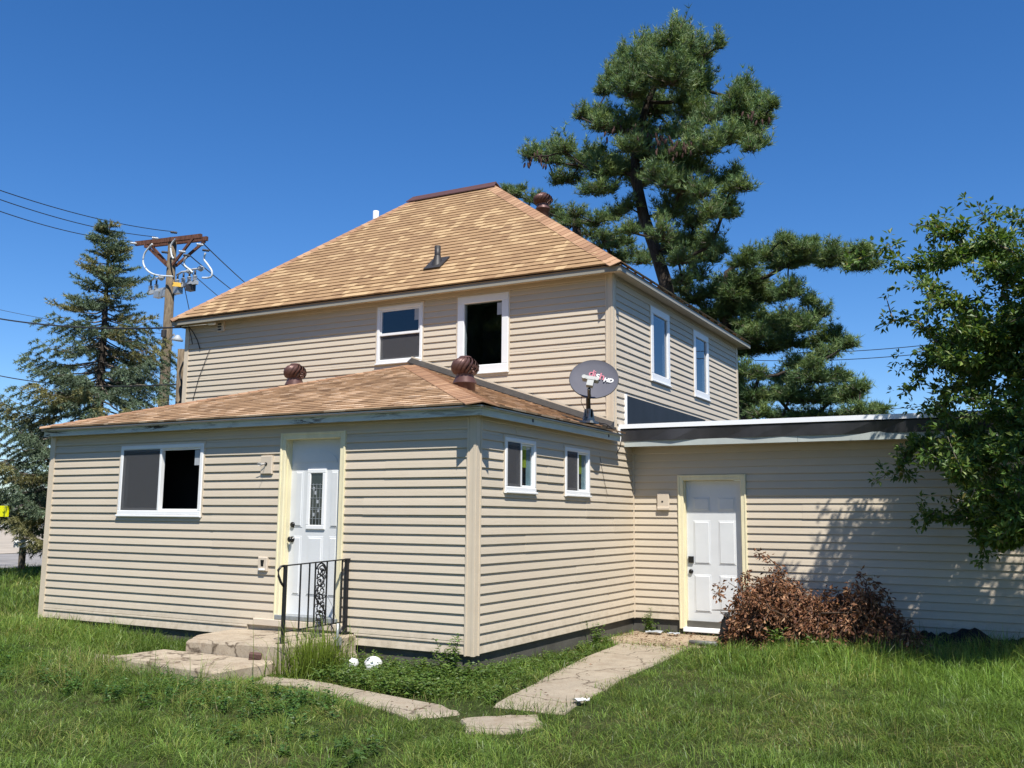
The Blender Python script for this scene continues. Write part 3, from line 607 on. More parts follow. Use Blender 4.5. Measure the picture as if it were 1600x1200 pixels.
# plumbing pipe and white flue
v0 = V((-3.36, 4.30, 5.01+.834*(4.30-3.64)+.03))
vp = MB().tube([v0, v0+V((0, 0, .30))], .052, 14).build('vent_pipe', M['lead'], roof)
mb = MB(); sl_ = V((0, 3.56, 2.96)).normalized(); mb.hexa([v0+V((-.17, 0, 0))-sl_*.20, v0+V((.15, 0, 0))-sl_*.20, v0+V((.15, 0, 0))+sl_*.2, v0+V((-.17, 0, 0))+sl_*.2]+[v0+q+nf*.022 for q in (V((-.17, 0, 0))-sl_*.20, V((.15, 0, 0))-sl_*.20, V((.15, 0, 0))+sl_*.2, V((-.17, 0, 0))+sl_*.2)])
mb.lathe([(.11, -.06), (.075, .06), (.056, .13)], v0, (0, 0, 1), 14); mb.build('pipe_flashing', M['lead'], roof)
w0 = at(587, 350, 1, 7.0); tag(MB().tube([w0-V((0, 0, .6)), w0+V((0, 0, .28))], .062, 14).build('flue_pipe', M['pvc'], roof), 'white flue pipe behind the hip')

# ------------------------------------------------------------------ roof turbines
def turbine(loc, label, R=.178, neck=.20):
    t = empty('turbine_vent', loc, label, 'roof vent', 'brown roof turbines'); L = V(loc)
    MB().lathe([(.135, -.25), (.135, neck*.42), (.155, neck*.44), (.155, neck*.5), (.112, neck*.95), (.112, neck)], L, (0, 0, 1), 24).build('base', M['turb'], t)
    nv_ = 17
    prof = [(.62, .0), (.86, .10), (1.0, .28), (1.02, .48), (.93, .68), (.70, .86), (.34, .97), (.1, 1.0)]
    for k in range(nv_):
        v = []; mb = MB()
        for (r, h) in prof:
            for e, dr in ((0, 1.0), (.45, .97), (.95, .80)):
                th = 2*math.pi*(k+e)/nv_ + .9*h
                for th_ in (0,): v.append(L+V((R*r*dr*math.cos(th), R*r*dr*math.sin(th), neck+h*.235)))
        fs = [(i*3+j, i*3+j+1, i*3+j+4, i*3+j+3) for i in range(len(prof)-1) for j in range(2)]
        mb.add(v, fs, 0, True); mb.build('vane', M['turb'], t)
    MB().lathe([(.115, neck-.015), (.118, neck+.012)], L, (0, 0, 1), 24).build('bottom_ring', M['turb'], t)
    MB().lathe([(.085, neck+.222), (.07, neck+.24), (.02, neck+.25)], L, (0, 0, 1), 18).build('top_cap', M['turb'], t)
    MB().lathe([(.09, neck+.01), (.08, neck+.21)], L, (0, 0, 1), 14).build('core', M['lead'], t)
turbine((-1.08, 1.52, 2.575+(AE['x1']+1.08)*.335-.02), 'brown roof turbine near the hip of the low addition roof, before the picture window')
turbine((-4.98, 2.75, 2.575+(-4.98-AE['x0'])*.367+.05), 'brown roof turbine half hidden behind the low addition roof')
turbine((-3.52, 8.5, 7.70), 'brown roof turbine high on the upper roof in front of the pines', .205)

# ------------------------------------------------------------------ satellite dish
dl = V((.10, 2.70, 2.66)); dish = empty('satellite_dish', dl, 'grey satellite dish with red and white lettering on the addition roof edge', 'satellite dish')
dc = at(928, 592, 1, 2.62); nrm = V((.33, -.80, .46)).normalized(); ux = V((0, 0, 1)).cross(nrm).normalized(); ux = (ux*math.cos(-.2)+nrm.cross(ux)*math.sin(-.2)); uy = nrm.cross(ux).normalized()
mb = MB(); rings = [0, .2, .4, .6, .8, .95, 1.0]; n_ = 40
for side_ in (0, 1):
    v = []; 
    for r in rings:
        for j in range(n_):
            th = 2*math.pi*j/n_; v.append(dc+ux*(.318*r*math.cos(th))+uy*(.305*r*math.sin(th))+nrm*(.055*r*r-.055-(.012 if side_ else 0)+(.004 if r == 1 and not side_ else 0)))
    mb.add(v, [(i*n_+j, i*n_+(j+1) % n_, (i+1)*n_+(j+1) % n_, (i+1)*n_+j) for i in range(len(rings)-1) for j in range(n_)], side_, True)
o = mb.build('reflector', [M['dishm'], M['armd']], dish)
mb = MB().tube([dc+ux*.318*math.cos(t)+uy*.305*math.sin(t)+nrm*-.004 for t in np.linspace(0, 2*math.pi, 41)], .007, 6); mb.build('rim', M['armd'], dish)
bk = dc-nrm*.08-uy*.06
MB().tube([dl+V((0, 0, .10)), dl+V((-.005, 0, .30)), bk+V((.0, -.0, -.10)), bk], [.032, .03, .03, .035], 10).build('mast', M['armd'], dish)
mb = MB(); mb.box(dl.x-.10, dl.x+.09, dl.y-.12, dl.y+.12, dl.z-.03, dl.z+.0); mb.prism([dl+V((.03, -.11, 0)), dl+V((.03, .11, 0)), dl+V((.03, .04, .15)), dl+V((.03, -.04, .15))], (.015, 0, 0)); mb.prism([dl+V((-.04, -.11, 0)), dl+V((-.04, .11, 0)), dl+V((-.04, .04, .15)), dl+V((-.04, -.04, .15))], (.015, 0, 0)); mb.box(dl.x-.04, dl.x+.045, dl.y-.03, dl.y+.03, dl.z+.05, dl.z+.16)
mb.build('mount_foot', M['lnb'], dish)
lh = dc+nrm*.36-uy*.02-ux*.03; lh = at(923, 596, 1, 2.33)
low = dc-uy*.27+nrm*.02
MB().tube([bk-uy*.10, dc-uy*.30+nrm*.01, lh-uy*.10-nrm*.02], [.016, .02, .022], 4, 0, False).build('feed_arm', M['armd'], dish)
mb = MB()
def obox(c, a, b, d_, m=0):
    mb.hexa([c-a-b-d_, c+a-b-d_, c+a+b-d_, c-a+b-d_, c-a-b+d_, c+a-b+d_, c+a+b+d_, c-a+b+d_], m)
obox(lh-uy*.03, ux*.042, uy*.05, nrm*.03); obox(lh+uy*.035-ux*.01, ux*.085, uy*.026, nrm*.035)
for s_ in (-1, 1): mb.lathe([(.026, -.04), (.03, .04)], lh+uy*.035+ux*(.083*s_-.01), nrm, 12)
mb.build('receiver_head', M['lnb'], dish)
def text(body, size, off, mats, shear=0, bold=.0):
    cu = bpy.data.curves.new('lettering', 'FONT'); cu.body = body; cu.size = size; cu.extrude = .001; cu.offset = bold; cu.shear = shear; cu.align_x = 'CENTER'
    t = bpy.data.objects.new('lettering', cu); COL.objects.link(t); dg = bpy.context.evaluated_depsgraph_get(); me = bpy.data.meshes.new_from_object(t.evaluated_get(dg)); bpy.data.objects.remove(t); bpy.data.curves.remove(cu)
    mt = Matrix((ux, uy, nrm)).transposed().to_4x4(); mt.translation = dc+ux*off[0]+uy*off[1]+nrm*(-.05+.055*((off[0]/.318)**2+(off[1]/.305)**2)+.012); me.transform(mt)
    me.materials.clear(); me.materials.append(mats); return link('lettering', me, dish)
text('d', .15, (-.055, .06), M['red'], 0, .002); text('i', .15, (-.008, .053), M['red'], 0, .001); text('s', .15, (.035, .044), M['print'], 0, .002); text('h', .15, (.092, .03), M['red'], 0, .002); text('HD', .085, (.185, .0), M['print'], .15, .004)
MB().tube([bk, bk+V((-.13, -.05, -.08)), bk+V((-.15, -.05, -.2)), dl+V((-.03, -.02, .12))], .004, 5).build('coax_cable', M['wire'], dish)
mb = MB().tube([dl+V((.02, .1, .0)), dl+V((.06, .45, .0)), V((.16, 3.45, 2.60)), V((.17, 3.68, 2.54)), V((.1, 3.78, 2.40)), V((.03, 3.82, 2.30))], .006, 5)
mb.build('coax_cable', M['wire'], dish)
mb = MB().tube([V((.012, 3.25, 2.28)), V((.022, 3.35, 2.0)), V((.025, 3.42, 1.85)), V((.03, 3.48, 1.72))], .003, 4); tag(mb.build('loose_wire', M['wire'], None), 'thin loose wire hanging on the addition side wall right of its windows', 'wire')
MB().box(.02, .16, 3.2, 3.5, 2.615, 2.645).build('mount_foot', M['armd'], dish)

# ------------------------------------------------------------------ porch and railing
ptop = lambda x, y: .115+(x+1.6)*.030+y*.02
porch = empty('concrete_porch', (-2.6, -.9, -.2), 'settled concrete landing with a lower step in front of the addition door', 'porch')
def porch_part(name, poly, top, thick, mat, lab=None):
    o = slab(name, poly, top, thick, mat, .012, None, 7); setp(o, porch); return o
porch_part('landing', [(-3.05, -.98), (-1.60, -.99), (-1.50, -.01), (-3.35, -.01), (-3.30, -.6)], ptop, .5, M['conc2'])
porch_part('step', [(-3.42, -1.66), (-1.80, -1.82), (-1.75, -1.0), (-3.38, -.99)], lambda x, y: -.065, .3, M['conc2'])
mb = MB()                                         # broken face under the railing
r = random.Random(4); nu, nz_ = 16, 8; v = []
for i in range(nu+1):
    for j in range(nz_+1):
        yy = -.97+.95*i/nu; zz = -.3+.37*j/nz_; v.append((-1.535+.05*r.random()+(.03 if j < 5 else 0)+.06*(1-i/nu)*0-.09*(1-i/nu), yy, zz))
mb.add(v, [(i*(nz_+1)+j, (i+1)*(nz_+1)+j, (i+1)*(nz_+1)+j+1, i*(nz_+1)+j+1) for i in range(nu) for j in range(nz_)]); mb.build('broken_face', M['rough'], porch)
rail = empty('railing', (-1.75, -.5, .1), 'black wrought-iron railing with scroll panel on the concrete porch', 'railing')
RA, RB = V((-1.79, -.86, .085)), V((-1.62, -.05, .13)); dv = RB-RA; TOP = .80
def rp(t, h): return V((RA.x+dv.x*t, RA.y+dv.y*t, RA.z+dv.z*t+h))
nn = V((dv.y, -dv.x, 0)).normalized(); dd = V((dv.x, dv.y, 0)).normalized()
def bar(mb, a, b, w, th):
    ax = (b-a).normalized(); s1 = nn*th/2; s2 = ax.cross(nn).normalized()*w/2
    mb.hexa([a-s1-s2, a+s1-s2, a+s1+s2, a-s1+s2, b-s1-s2, b+s1-s2, b+s1+s2, b-s1+s2])
for t, w in ((0, .032), (1, .036)):
    mb = MB(); bar(mb, rp(t, 0), rp(t, TOP+.008), w, w); o = mb.build('post', M['black'], rail)
    c = rp(t, .004); MB().box(c.x-.05, c.x+.05, c.y-.05, c.y+.05, c.z-.006, c.z+.008).build('base_plate', M['black'], rail)
mb = MB(); bar(mb, rp(-.04, TOP), rp(1.05, TOP+.0), .012, .034); mb.build('top_rail', M['black'], rail)
mb = MB(); bar(mb, rp(0, .12), rp(1, .12), .014, .016); mb.build('bottom_rail', M['black'], rail)
for t in (.24, .40-.02, .475, .665, .80, .92):
    mb = MB(); bar(mb, rp(t, .12), rp(t, TOP), .013, .013); mb.build('baluster', M['black'], rail)
def spiral(c, r0, turns, a0, s_, pts=22):
    out = []
    for i in range(pts):
        q = i/(pts-1); a = a0+s_*turns*2*math.pi*q; rr_ = r0*(1-.8*q); out.append((c[0]+rr_*math.cos(a), c[1]+rr_*math.sin(a)))
    return out
tm = .57; half = .095*dv.length*1.0
def pp(x, h): q = rp(tm, h); return q+dd*x
curves = []
H0, H1 = .13, TOP-.01; hh = H1-H0
for k, (s_, yc) in enumerate(((1, .86), (-1, .70), (1, .55), (-1, .40), (1, .26), (-1, .14))):
    c = (s_*.012, H0+hh*yc); curves.append(([c_ for c_ in spiral(c, .062, 1.25, math.pi/2*(1 if s_ > 0 else 1), s_)], .0085))
    curves.append(([c_ for c_ in spiral((-s_*.035, H0+hh*(yc-.06)), .034, 1.1, math.pi*(.3 if s_ > 0 else .7), -s_, 14)], .0068))
    curves.append(([c_ for c_ in spiral((s_*.045, H0+hh*(yc-.09)), .026, 1.0, math.pi*1.2, s_, 12)], .0062))
curves.append(([(.07*math.sin(q*9.5), H0+hh*q) for q in np.linspace(.02, .97, 30)], .009))
curves.append(([(.06*math.cos(a), H1-.07+.065*math.sin(a)) for a in np.linspace(0, math.pi, 12)], .009))
sp = MB()
for pts, r_ in curves: sp.tube([pp(max(-half*.92, min(half*.92, x)), h) for x, h in pts], r_, 5)
rr2 = random.Random(3)
for i in range(26):
    x = rr2.uniform(-.05, .05); hq = H0+hh*(rr2.random()**1.6); sp.lathe([(.004, -.006), (.015, 0), (.004, .006)], pp(x, hq), nn, 7)
sp.build('scroll_panel', M['black'], rail)
mb = MB().tube([rp(-.02, TOP)+V((0, 0, 0)), rp(-.07, TOP-.005), rp(-.11, TOP-.04), rp(-.10, TOP-.10), rp(-.06, TOP-.17), rp(-.02, TOP-.21)], .013, 6); mb.build('end_scroll', M['black'], rail)
for t in (.26, .74):
    mb = MB().tube([rp(t, .12), rp(t-.03, .07), rp(t-.05, .04), rp(t-.02, .035)], .006, 5); mb.build('foot_scroll', M['black'], rail)
    mb = MB().tube([rp(t, .12), rp(t+.05, .08), rp(t+.08, .03)], .006, 5); mb.build('foot_scroll', M['black'], rail)
cp = V((-1.57, -.28, 0)); MB().tube([cp+V((0, 0, .02)), cp+V((0, 0, .21))], .018, 10)
con = empty('electrical_conduit', (-1.52, -.30, .06), 'short grey conduit stub and box beside the railing post', 'conduit')
MB().tube([V((-1.52, -.30, .0)), V((-1.52, -.30, .26))], .014, 10).build('pipe', M['galv'], con); MB().box(-1.555, -1.485, -.335, -.27, .03, .115).build('box', M['galv'], con)
MB().tube([V((-1.52, -.3, .25)), V((-1.56, -.36, .45)), V((-1.60, -.42, .58)), V((-1.66, -.5, .62))], .0025, 4).build('wire', M['wire'], con)

# ------------------------------------------------------------------ fittings on the walls
def block(F, u0, u1, z0, z1, label, kind):
    o = empty('mount_block', F.p((u0+u1)/2, z0, 0), label, 'wall fitting')
    MB().fb(F, u0, u1, z0, z1, -.01, .042, b=.008).build('plate', M['cream'], o)
    if kind == 'light':
        c = F.p((u0+u1)/2, (z0+z1)/2+.01, .042); mb = MB().lathe([(.02, 0), (.02, .006)], c, F.N, 12); mb.build('hole', M['knob'], o)
        MB().tube([c, c+F.N*.03+F.U*-.02, c+F.N*.05+F.U*-.07+V((0, 0, .01)), c+F.N*.05+F.U*-.10+V((0, 0, .0)), c+F.N*.04+F.U*-.08+V((0, 0, -.02)), c+F.N*.02], .004, 5).build('loose_wire', M['pvc'], o)
        MB().tube([c+F.N*.02, c+F.N*.10+V((0, 0, -.03))], .003, 4).build('loose_wire', M['wire'], o)
    if kind == 'hole':
        MB().lathe([(.014, 0), (.014, .004)], F.p((u0+u1)/2-.01, (z0+z1)/2, .041), F.N, 12).build('hole', M['knob'], o); MB().fb(F, u0+.004, u1+.01, z0-.002, z0+.045, .041, .06, b=.008).build('lip', M['cream'], o)
    if kind == 'outlet':
        MB().prism([F.p(u0+.045, z1-.035, .04), F.p(u1-.045, z1-.035, .04), F.p(u1-.055, z1-.11, .04), F.p(u0+.055, z1-.11, .04)], F.N*.004).build('opening', M['knob'], o)
        MB().fb(F, u0+.03, u1-.03, z0+.012, z0+.03, .04, .055).build('lip', M['wetal'], o)
    return o
block(FF, -2.98, -2.80, 1.895, 2.115, 'beige light-fixture mount with loose wires left of the addition door', 'light')
block(FF, -2.955, -2.81, .755, .92, 'beige outlet mount low on the wall left of the addition door', 'outlet')
block(FG, .385, .565, 1.53, 1.77, 'beige mount block with a dark hole left of the wing door', 'hole')
vb = empty('soffit_vent_box', FH.p(-7.8, 4.74, 0), 'small grey wall vent high under the main eave', 'vent')
MB().fb(FH, -7.89, -7.72, 4.74, 4.935, -.01, .04, b=.006).build('housing', M['cream'], vb)
for k in range(3): MB().fb(FH, -7.86, -7.78, 4.77+k*.05, 4.795+k*.05, .038, .05).build('louvre', M['lead'], vb)
fl = empty('service_bracket', FH.p(-8.5, 4.88, 0), 'thin white service bracket arm under the main eave', 'bracket')
MB().tube([FH.p(-8.72, 4.90, .12), FH.p(-7.85, 4.885, .12)], .009, 6).build('arm', M['wetal'], fl); MB().tube([FH.p(-8.02, 4.885, .12), FH.p(-7.85, 4.88, .12)], .022, 8).build('clamp', M['wetal'], fl)
MB().tube([FH.p(-8.55, 4.90, .12), FH.p(-8.45, 4.78, .08), FH.p(-8.36, 4.62, .05), FH.p(-8.30, 4.45, .03)], .010, 5).build('cable', M['wire'], fl)
MB().tube([FH.p(-8.56, 4.88, .1), FH.p(-8.52, 4.7, .06), FH.p(-8.5, 4.56, .04)], .008, 5).build('cable', M['wire'], fl)
mb = MB().tube([FH.p(-8.05, 4.44, .03), FH.p(-8.16, 4.2, .035), FH.p(-8.3, 3.9, .03), FH.p(-8.42, 3.5, .03)], .006, 5); tag(mb.build('hanging_wire', M['wire']), 'thin black wire hanging down the upper wall at its far end', 'wire')

# ------------------------------------------------------------------ trees: skeletons and leaves
def skeleton(trunk, targets, seed=0, step=.5, sag=.0, wob=.06):
    """trunk polyline + targets -> nodes, parents (each target joined to the nearest node nearer the root)"""
    r = random.Random(seed); nodes = [V(q) for q in trunk]; par = [i-1 for i in range(len(trunk))]; ends = []
    tg = sorted([V(q) for q in targets], key=lambda q: min((q-n).length for n in nodes))
    for q in tg:
        arr = np.array([tuple(n) for n in nodes]); dd_ = arr-np.array(tuple(q)); ds = np.sqrt((dd_**2).sum(1))+np.maximum(0, dd_[:, 2])*.25+np.maximum(0, -dd_[:, 2]-.7)*.8
        b = int(ds.argmin()); a = nodes[b]; L = (q-a).length; n = max(1, int(L/step)); last = b
        for i in range(1, n+1):
            t = i/n; w = wob*L*(1-t)*t*4
            c = a.lerp(q, t)+V((r.uniform(-w, w), r.uniform(-w, w), r.uniform(-w, w)+sag*L*t*(1-t)*4))
            nodes.append(c); par.append(last); last = len(nodes)-1
        ends.append(last)
    return nodes, par, ends
def skin(nodes, par, r_tip, r_max, powr=.5, mb=None, n=6):
    cnt = [0]*len(nodes); kids = [[] for _ in nodes]
    for i, p_ in enumerate(par):
        if p_ >= 0: kids[p_].append(i)
    for i in range(len(nodes)-1, -1, -1): cnt[i] = sum(cnt[k] for k in kids[i]) if kids[i] else 1
    mx = max(cnt); rad = [r_tip+(r_max-r_tip)*(c/mx)**powr if c > 1 else r_tip for c in cnt]
    mb = mb or MB(); seen = set()
    for i in range(len(nodes)):
        if par[i] < 0 or (kids[par[i]] and max(kids[par[i]], key=lambda k: cnt[k]) != i):
            ch = [par[i]] if par[i] >= 0 else []; c = i
            while True:
                ch.append(c)
                if not kids[c]: break
                c = max(kids[c], key=lambda k: cnt[k])
            if len(ch) > 1:
                rs = [rad[k] for k in ch]
                if par[i] >= 0: rs[0] = rs[1]
                mb.tube([nodes[k] for k in ch], rs, n if max(rs) > .02 else 4)
    return mb
def unit_rows(a): return a/np.maximum(np.linalg.norm(a, axis=1, keepdims=True), 1e-9)
def tris_along(base, dirv, length, width, bend=None):
    """thin needle triangles"""
    n = len(base); side_ = unit_rows(np.cross(dirv, rng.normal(size=(n, 3)))); w = (np.asarray(width)*np.ones(n))[:, None]*.5; l = (np.asarray(length)*np.ones(n))[:, None]
    v = np.stack([base-side_*w, base+side_*w, base+dirv*l], 1).reshape(-1, 3); f = np.arange(3*n).reshape(-1, 3); return v, f
def leaf_quads(base, dirv, up, length, width, fold=.25):
    n = len(base); dirv = unit_rows(dirv); s_ = unit_rows(np.cross(dirv, up)); nn_ = np.cross(s_, dirv); l = (np.asarray(length)*np.ones(n))[:, None]; w = (np.asarray(width)*np.ones(n))[:, None]*.5
    m_ = base+dirv*l*.45
    v = np.stack([base, m_+s_*w+nn_*w*fold, base+dirv*l-nn_*l*.12, m_-s_*w+nn_*w*fold], 1).reshape(-1, 3)
    b = np.arange(n)[:, None]*4; f = np.concatenate([b+np.array([[0, 1, 2]]), b+np.array([[0, 2, 3]])], 0); return v, f
def needle_tufts(cent, axis, per, length, width, spread, cols, cvar):
    n = len(cent); base = np.repeat(cent, per, 0); d = np.repeat(axis, per, 0)+rng.normal(size=(n*per, 3))*spread; d = unit_rows(d)
    L = length*rng.uniform(.7, 1.15, n*per); v, f = tris_along(base, d, L, width)
    c = np.repeat(cols, per, 0)*(1+rng.normal(size=(n*per, 1))*cvar); return v, f, np.repeat(np.clip(c, .004, 1), 3, 0)
def merge(parts):
    vs, fs, cs = [], [], []; o = 0
    for v, f, c in parts: vs.append(v); fs.append(f+o); cs.append(c); o += len(v)
    return np.concatenate(vs), np.concatenate(fs), np.concatenate(cs)

# ---- white pine: clumps placed on limbs round two stems
def pine(name, label, base, trunk_px, clumps, Y0, seed, group, dens=1.0, cones=(), shade=1.0, upright=.5):
    r = random.Random(seed); rg = np.random.default_rng(seed)
    root = empty(name, base, label, 'tree', group)
    trunk = [V(base)]+[at(x, y, 1, Y0+dy) for x, y, dy in trunk_px]
    cl = []
    ext = [(x+r.choice((-1, 1))*rx*r.uniform(.5, .95), y+r.uniform(-.9, .6)*ry, rx*r.uniform(.5, .8), ry*r.uniform(.55, .9)) for x, y, rx, ry in clumps for _ in range(1) if rx > 11]
    for (x, y, rx, ry) in list(clumps)+ext:
        dy = r.uniform(-1.6, 1.6)+(.0); c = at(x, y, 1, Y0+dy); s_ = (c-CAM).dot(FW)/FPX; cl.append((c, rx*s_, ry*s_))
    nodes, par, ends = skeleton(trunk, [c-V((0, 0, .25*b)) for c, a, b in cl], seed, .55, -.05, .05)
    cents, axes, cols = [], [], []; tw = MB()
    tc = trunk[-2]
    for (c, a, b) in cl:
        nt_ = int((26+310*a*b)*dens); ab = (a+b)/2
        for k in range(nt_):
            d = rg.normal(size=3); d /= np.linalg.norm(d); rad_ = rg.uniform(.35, 1.0)**.6*(1.4 if rg.random() < .16 else 1)
            if d[2] < -.3: d[2] *= .5
            e = np.array(c)+d*np.array((a, ab, b))*rad_
            if upright >= 1 and rg.random() < .25: e[2] += rg.uniform(.08, .32)
            s0 = np.array(c)+(e-np.array(c))*.15-np.array((0, 0, b*.35))
            dirv = e-s0; L = np.linalg.norm(dirv); dirv = dirv/L; dirv = dirv+np.array((0, 0, upright)); dirv /= np.linalg.norm(dirv)
            m = max(3, int(L/.085)); tl = np.linspace(.35, 1.0, m)[:, None]
            pts = s0+(e-s0)*tl+rg.normal(size=(m, 3))*.035
            cents.append(pts); axes.append(np.repeat(dirv[None], m, 0)+rg.normal(size=(m, 3))*.25)
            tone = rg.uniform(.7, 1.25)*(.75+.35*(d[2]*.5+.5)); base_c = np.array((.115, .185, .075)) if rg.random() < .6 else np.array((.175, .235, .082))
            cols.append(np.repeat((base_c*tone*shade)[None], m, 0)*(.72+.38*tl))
            if k % 2 == 0: tw.tube([V(s0), V((s0+e)/2+rg.normal(size=3)*.03), V(e)], [.014, .009, .004], 3)
    cents = np.concatenate(cents); axes = unit_rows(np.concatenate(axes)); cols = np.concatenate(cols)
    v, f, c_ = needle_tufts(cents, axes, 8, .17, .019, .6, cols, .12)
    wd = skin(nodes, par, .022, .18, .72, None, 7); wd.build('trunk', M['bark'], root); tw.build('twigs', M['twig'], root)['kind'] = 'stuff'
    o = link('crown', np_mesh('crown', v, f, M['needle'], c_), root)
    if cones:
        cb = MB()
        for (x, y, n) in cones:
            for _ in range(n):
                q = at(x+r.gauss(0, 9), y+r.gauss(0, 8), 1, Y0-1.1+r.uniform(-.5, .5)); cb.lathe([(.012, 0), (.028, -.05), (.024, -.11), (.008, -.15)], q, (r.uniform(-.3, .3), r.uniform(-.3, .3), 1), 6)
        cc = cb.build('cones', simple('pine_cone_brown', (.055, .028, .02), .9, .3, 20), root); cc['kind'] = 'stuff'
    return root
PINE_TR = [(1052, 520, 0), (1040, 440, 0), (1026, 395, .1), (1006, 338, 0), (993, 275, -.1), (992, 225, 0), (1012, 160, .1), (1040, 95, 0), (1050, 50, 0)]
PINE_CL = [(1052, 62, 30, 26), (1010, 78, 22, 26), (1095, 82, 24, 32), (1125, 68, 9, 16), (1072, 60, 14, 26), (1000, 110, 34, 36), (1048, 115, 42, 44), (1092, 130, 34, 40), (975, 85, 10, 16), (985, 140, 30, 30), (955, 118, 15, 22), (948, 140, 14, 16), (1020, 165, 48, 32), (1080, 172, 40, 26), (945, 180, 22, 14), (922, 180, 15, 12), (965, 200, 34, 18), (1005, 205, 40, 22), (1060, 205, 36, 16),
 (1165, 140, 24, 20), (1150, 170, 36, 28), (1190, 180, 22, 28), (1170, 205, 34, 28), (1135, 215, 40, 24), (1105, 232, 32, 18), (1200, 165, 12, 12), (1185, 225, 20, 14), (1060, 240, 38, 20), (1020, 240, 34, 20), (985, 230, 28, 20), (1085, 262, 36, 20),
 (828, 242, 18, 12), (855, 246, 24, 15), (882, 232, 20, 18), (905, 255, 30, 18), (940, 268, 32, 20), (925, 240, 18, 14), (975, 262, 30, 20), (890, 280, 28, 13), (930, 295, 34, 14), (1000, 282, 28, 22), (1030, 275, 34, 20),
 (1062, 292, 34, 26), (1095, 300, 26, 18), (1130, 282, 28, 11), (1160, 292, 22, 11), (1050, 330, 34, 26), (1085, 345, 32, 22), (1120, 325, 22, 14), (1142, 335, 16, 14), (1035, 365, 26, 20), (1075, 378, 36, 22), (1112, 378, 24, 22), (970, 330, 22, 12), (985, 360, 18, 12), (1060, 405, 28, 18), (1110, 402, 22, 16), (1090, 430, 26, 16)]
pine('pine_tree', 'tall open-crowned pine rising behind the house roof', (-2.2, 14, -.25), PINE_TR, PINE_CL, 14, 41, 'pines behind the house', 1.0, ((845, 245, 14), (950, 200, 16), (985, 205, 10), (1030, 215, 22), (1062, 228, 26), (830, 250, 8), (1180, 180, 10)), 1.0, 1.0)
P2_TR = [(1160, 620, 0), (1140, 540, 0), (1130, 470, 0), (1135, 425, 0)]
P2_CL = [(1165, 408, 22, 16), (1195, 398, 32, 18), (1230, 385, 26, 16), (1222, 372, 14, 10), (1250, 402, 32, 20), (1262, 380, 12, 10), (1290, 398, 36, 22), (1325, 402, 34, 22), (1352, 412, 26, 22), (1345, 388, 14, 10), (1225, 412, 36, 14),
 (1085, 465, 30, 18), (1120, 455, 34, 22), (1160, 445, 36, 24), (1110, 490, 40, 22), (1150, 480, 42, 26), (1195, 460, 36, 28), (1230, 455, 24, 24), (1140, 515, 44, 22), (1185, 505, 44, 26), (1225, 500, 36, 24), (1262, 470, 12, 14), (1282, 488, 20, 18), (1262, 508, 26, 18), (1200, 540, 40, 20), (1165, 545, 36, 22), (1238, 535, 34, 18), (1290, 525, 26, 20), (1312, 538, 22, 18), (1290, 552, 28, 16),
 (1165, 580, 24, 20), (1250, 565, 30, 20), (1270, 590, 34, 18), (1308, 588, 16, 12), (1225, 590, 30, 16), (1175, 615, 32, 24), (1215, 615, 40, 22), (1260, 620, 42, 22), (1300, 620, 34, 22), (1330, 612, 22, 20), (1340, 640, 34, 16), (1372, 638, 18, 10), (1190, 645, 30, 16), (1240, 648, 34, 14), (1295, 650, 36, 14)]
pine('pine_tree', 'broad drooping pine with long limbs right of the house', (-1.3, 18.0, -.25), P2_TR, P2_CL, 18, 43, 'pines behind the house', 1.05, (), .95, .25)
P3_CL = [(790, 296, 12, 8), (805, 302, 16, 9), (828, 310, 9, 14), (845, 308, 10, 12), (868, 328, 16, 12), (900, 332, 22, 14), (930, 345, 26, 16), (950, 340, 16, 12), (895, 350, 26, 12), (925, 365, 30, 14), (962, 372, 26, 18), (985, 395, 24, 14), (1005, 408, 20, 12), (940, 385, 22, 10), (970, 405, 20, 12)]
pine('pine_tree', 'smaller dark pine just showing behind the roof ridge', (-8.2, 19, -.25), [(915, 520, 0), (905, 420, 0), (900, 345, 0), (905, 325, 0)], P3_CL, 19, 47, 'pines behind the house', .75, (), .85, .4)
far = pine('pine_tree', 'small sunlit treetop above the wing roof edge, far off', (9.0, 40, -.25), [(1466, 650, 0), (1467, 632, 0)], [(1467, 634, 7, 8), (1458, 642, 7, 6), (1476, 643, 8, 6), (1468, 648, 16, 6)], 40, 49, 'pines behind the house', .5, (), 2.0, .3)

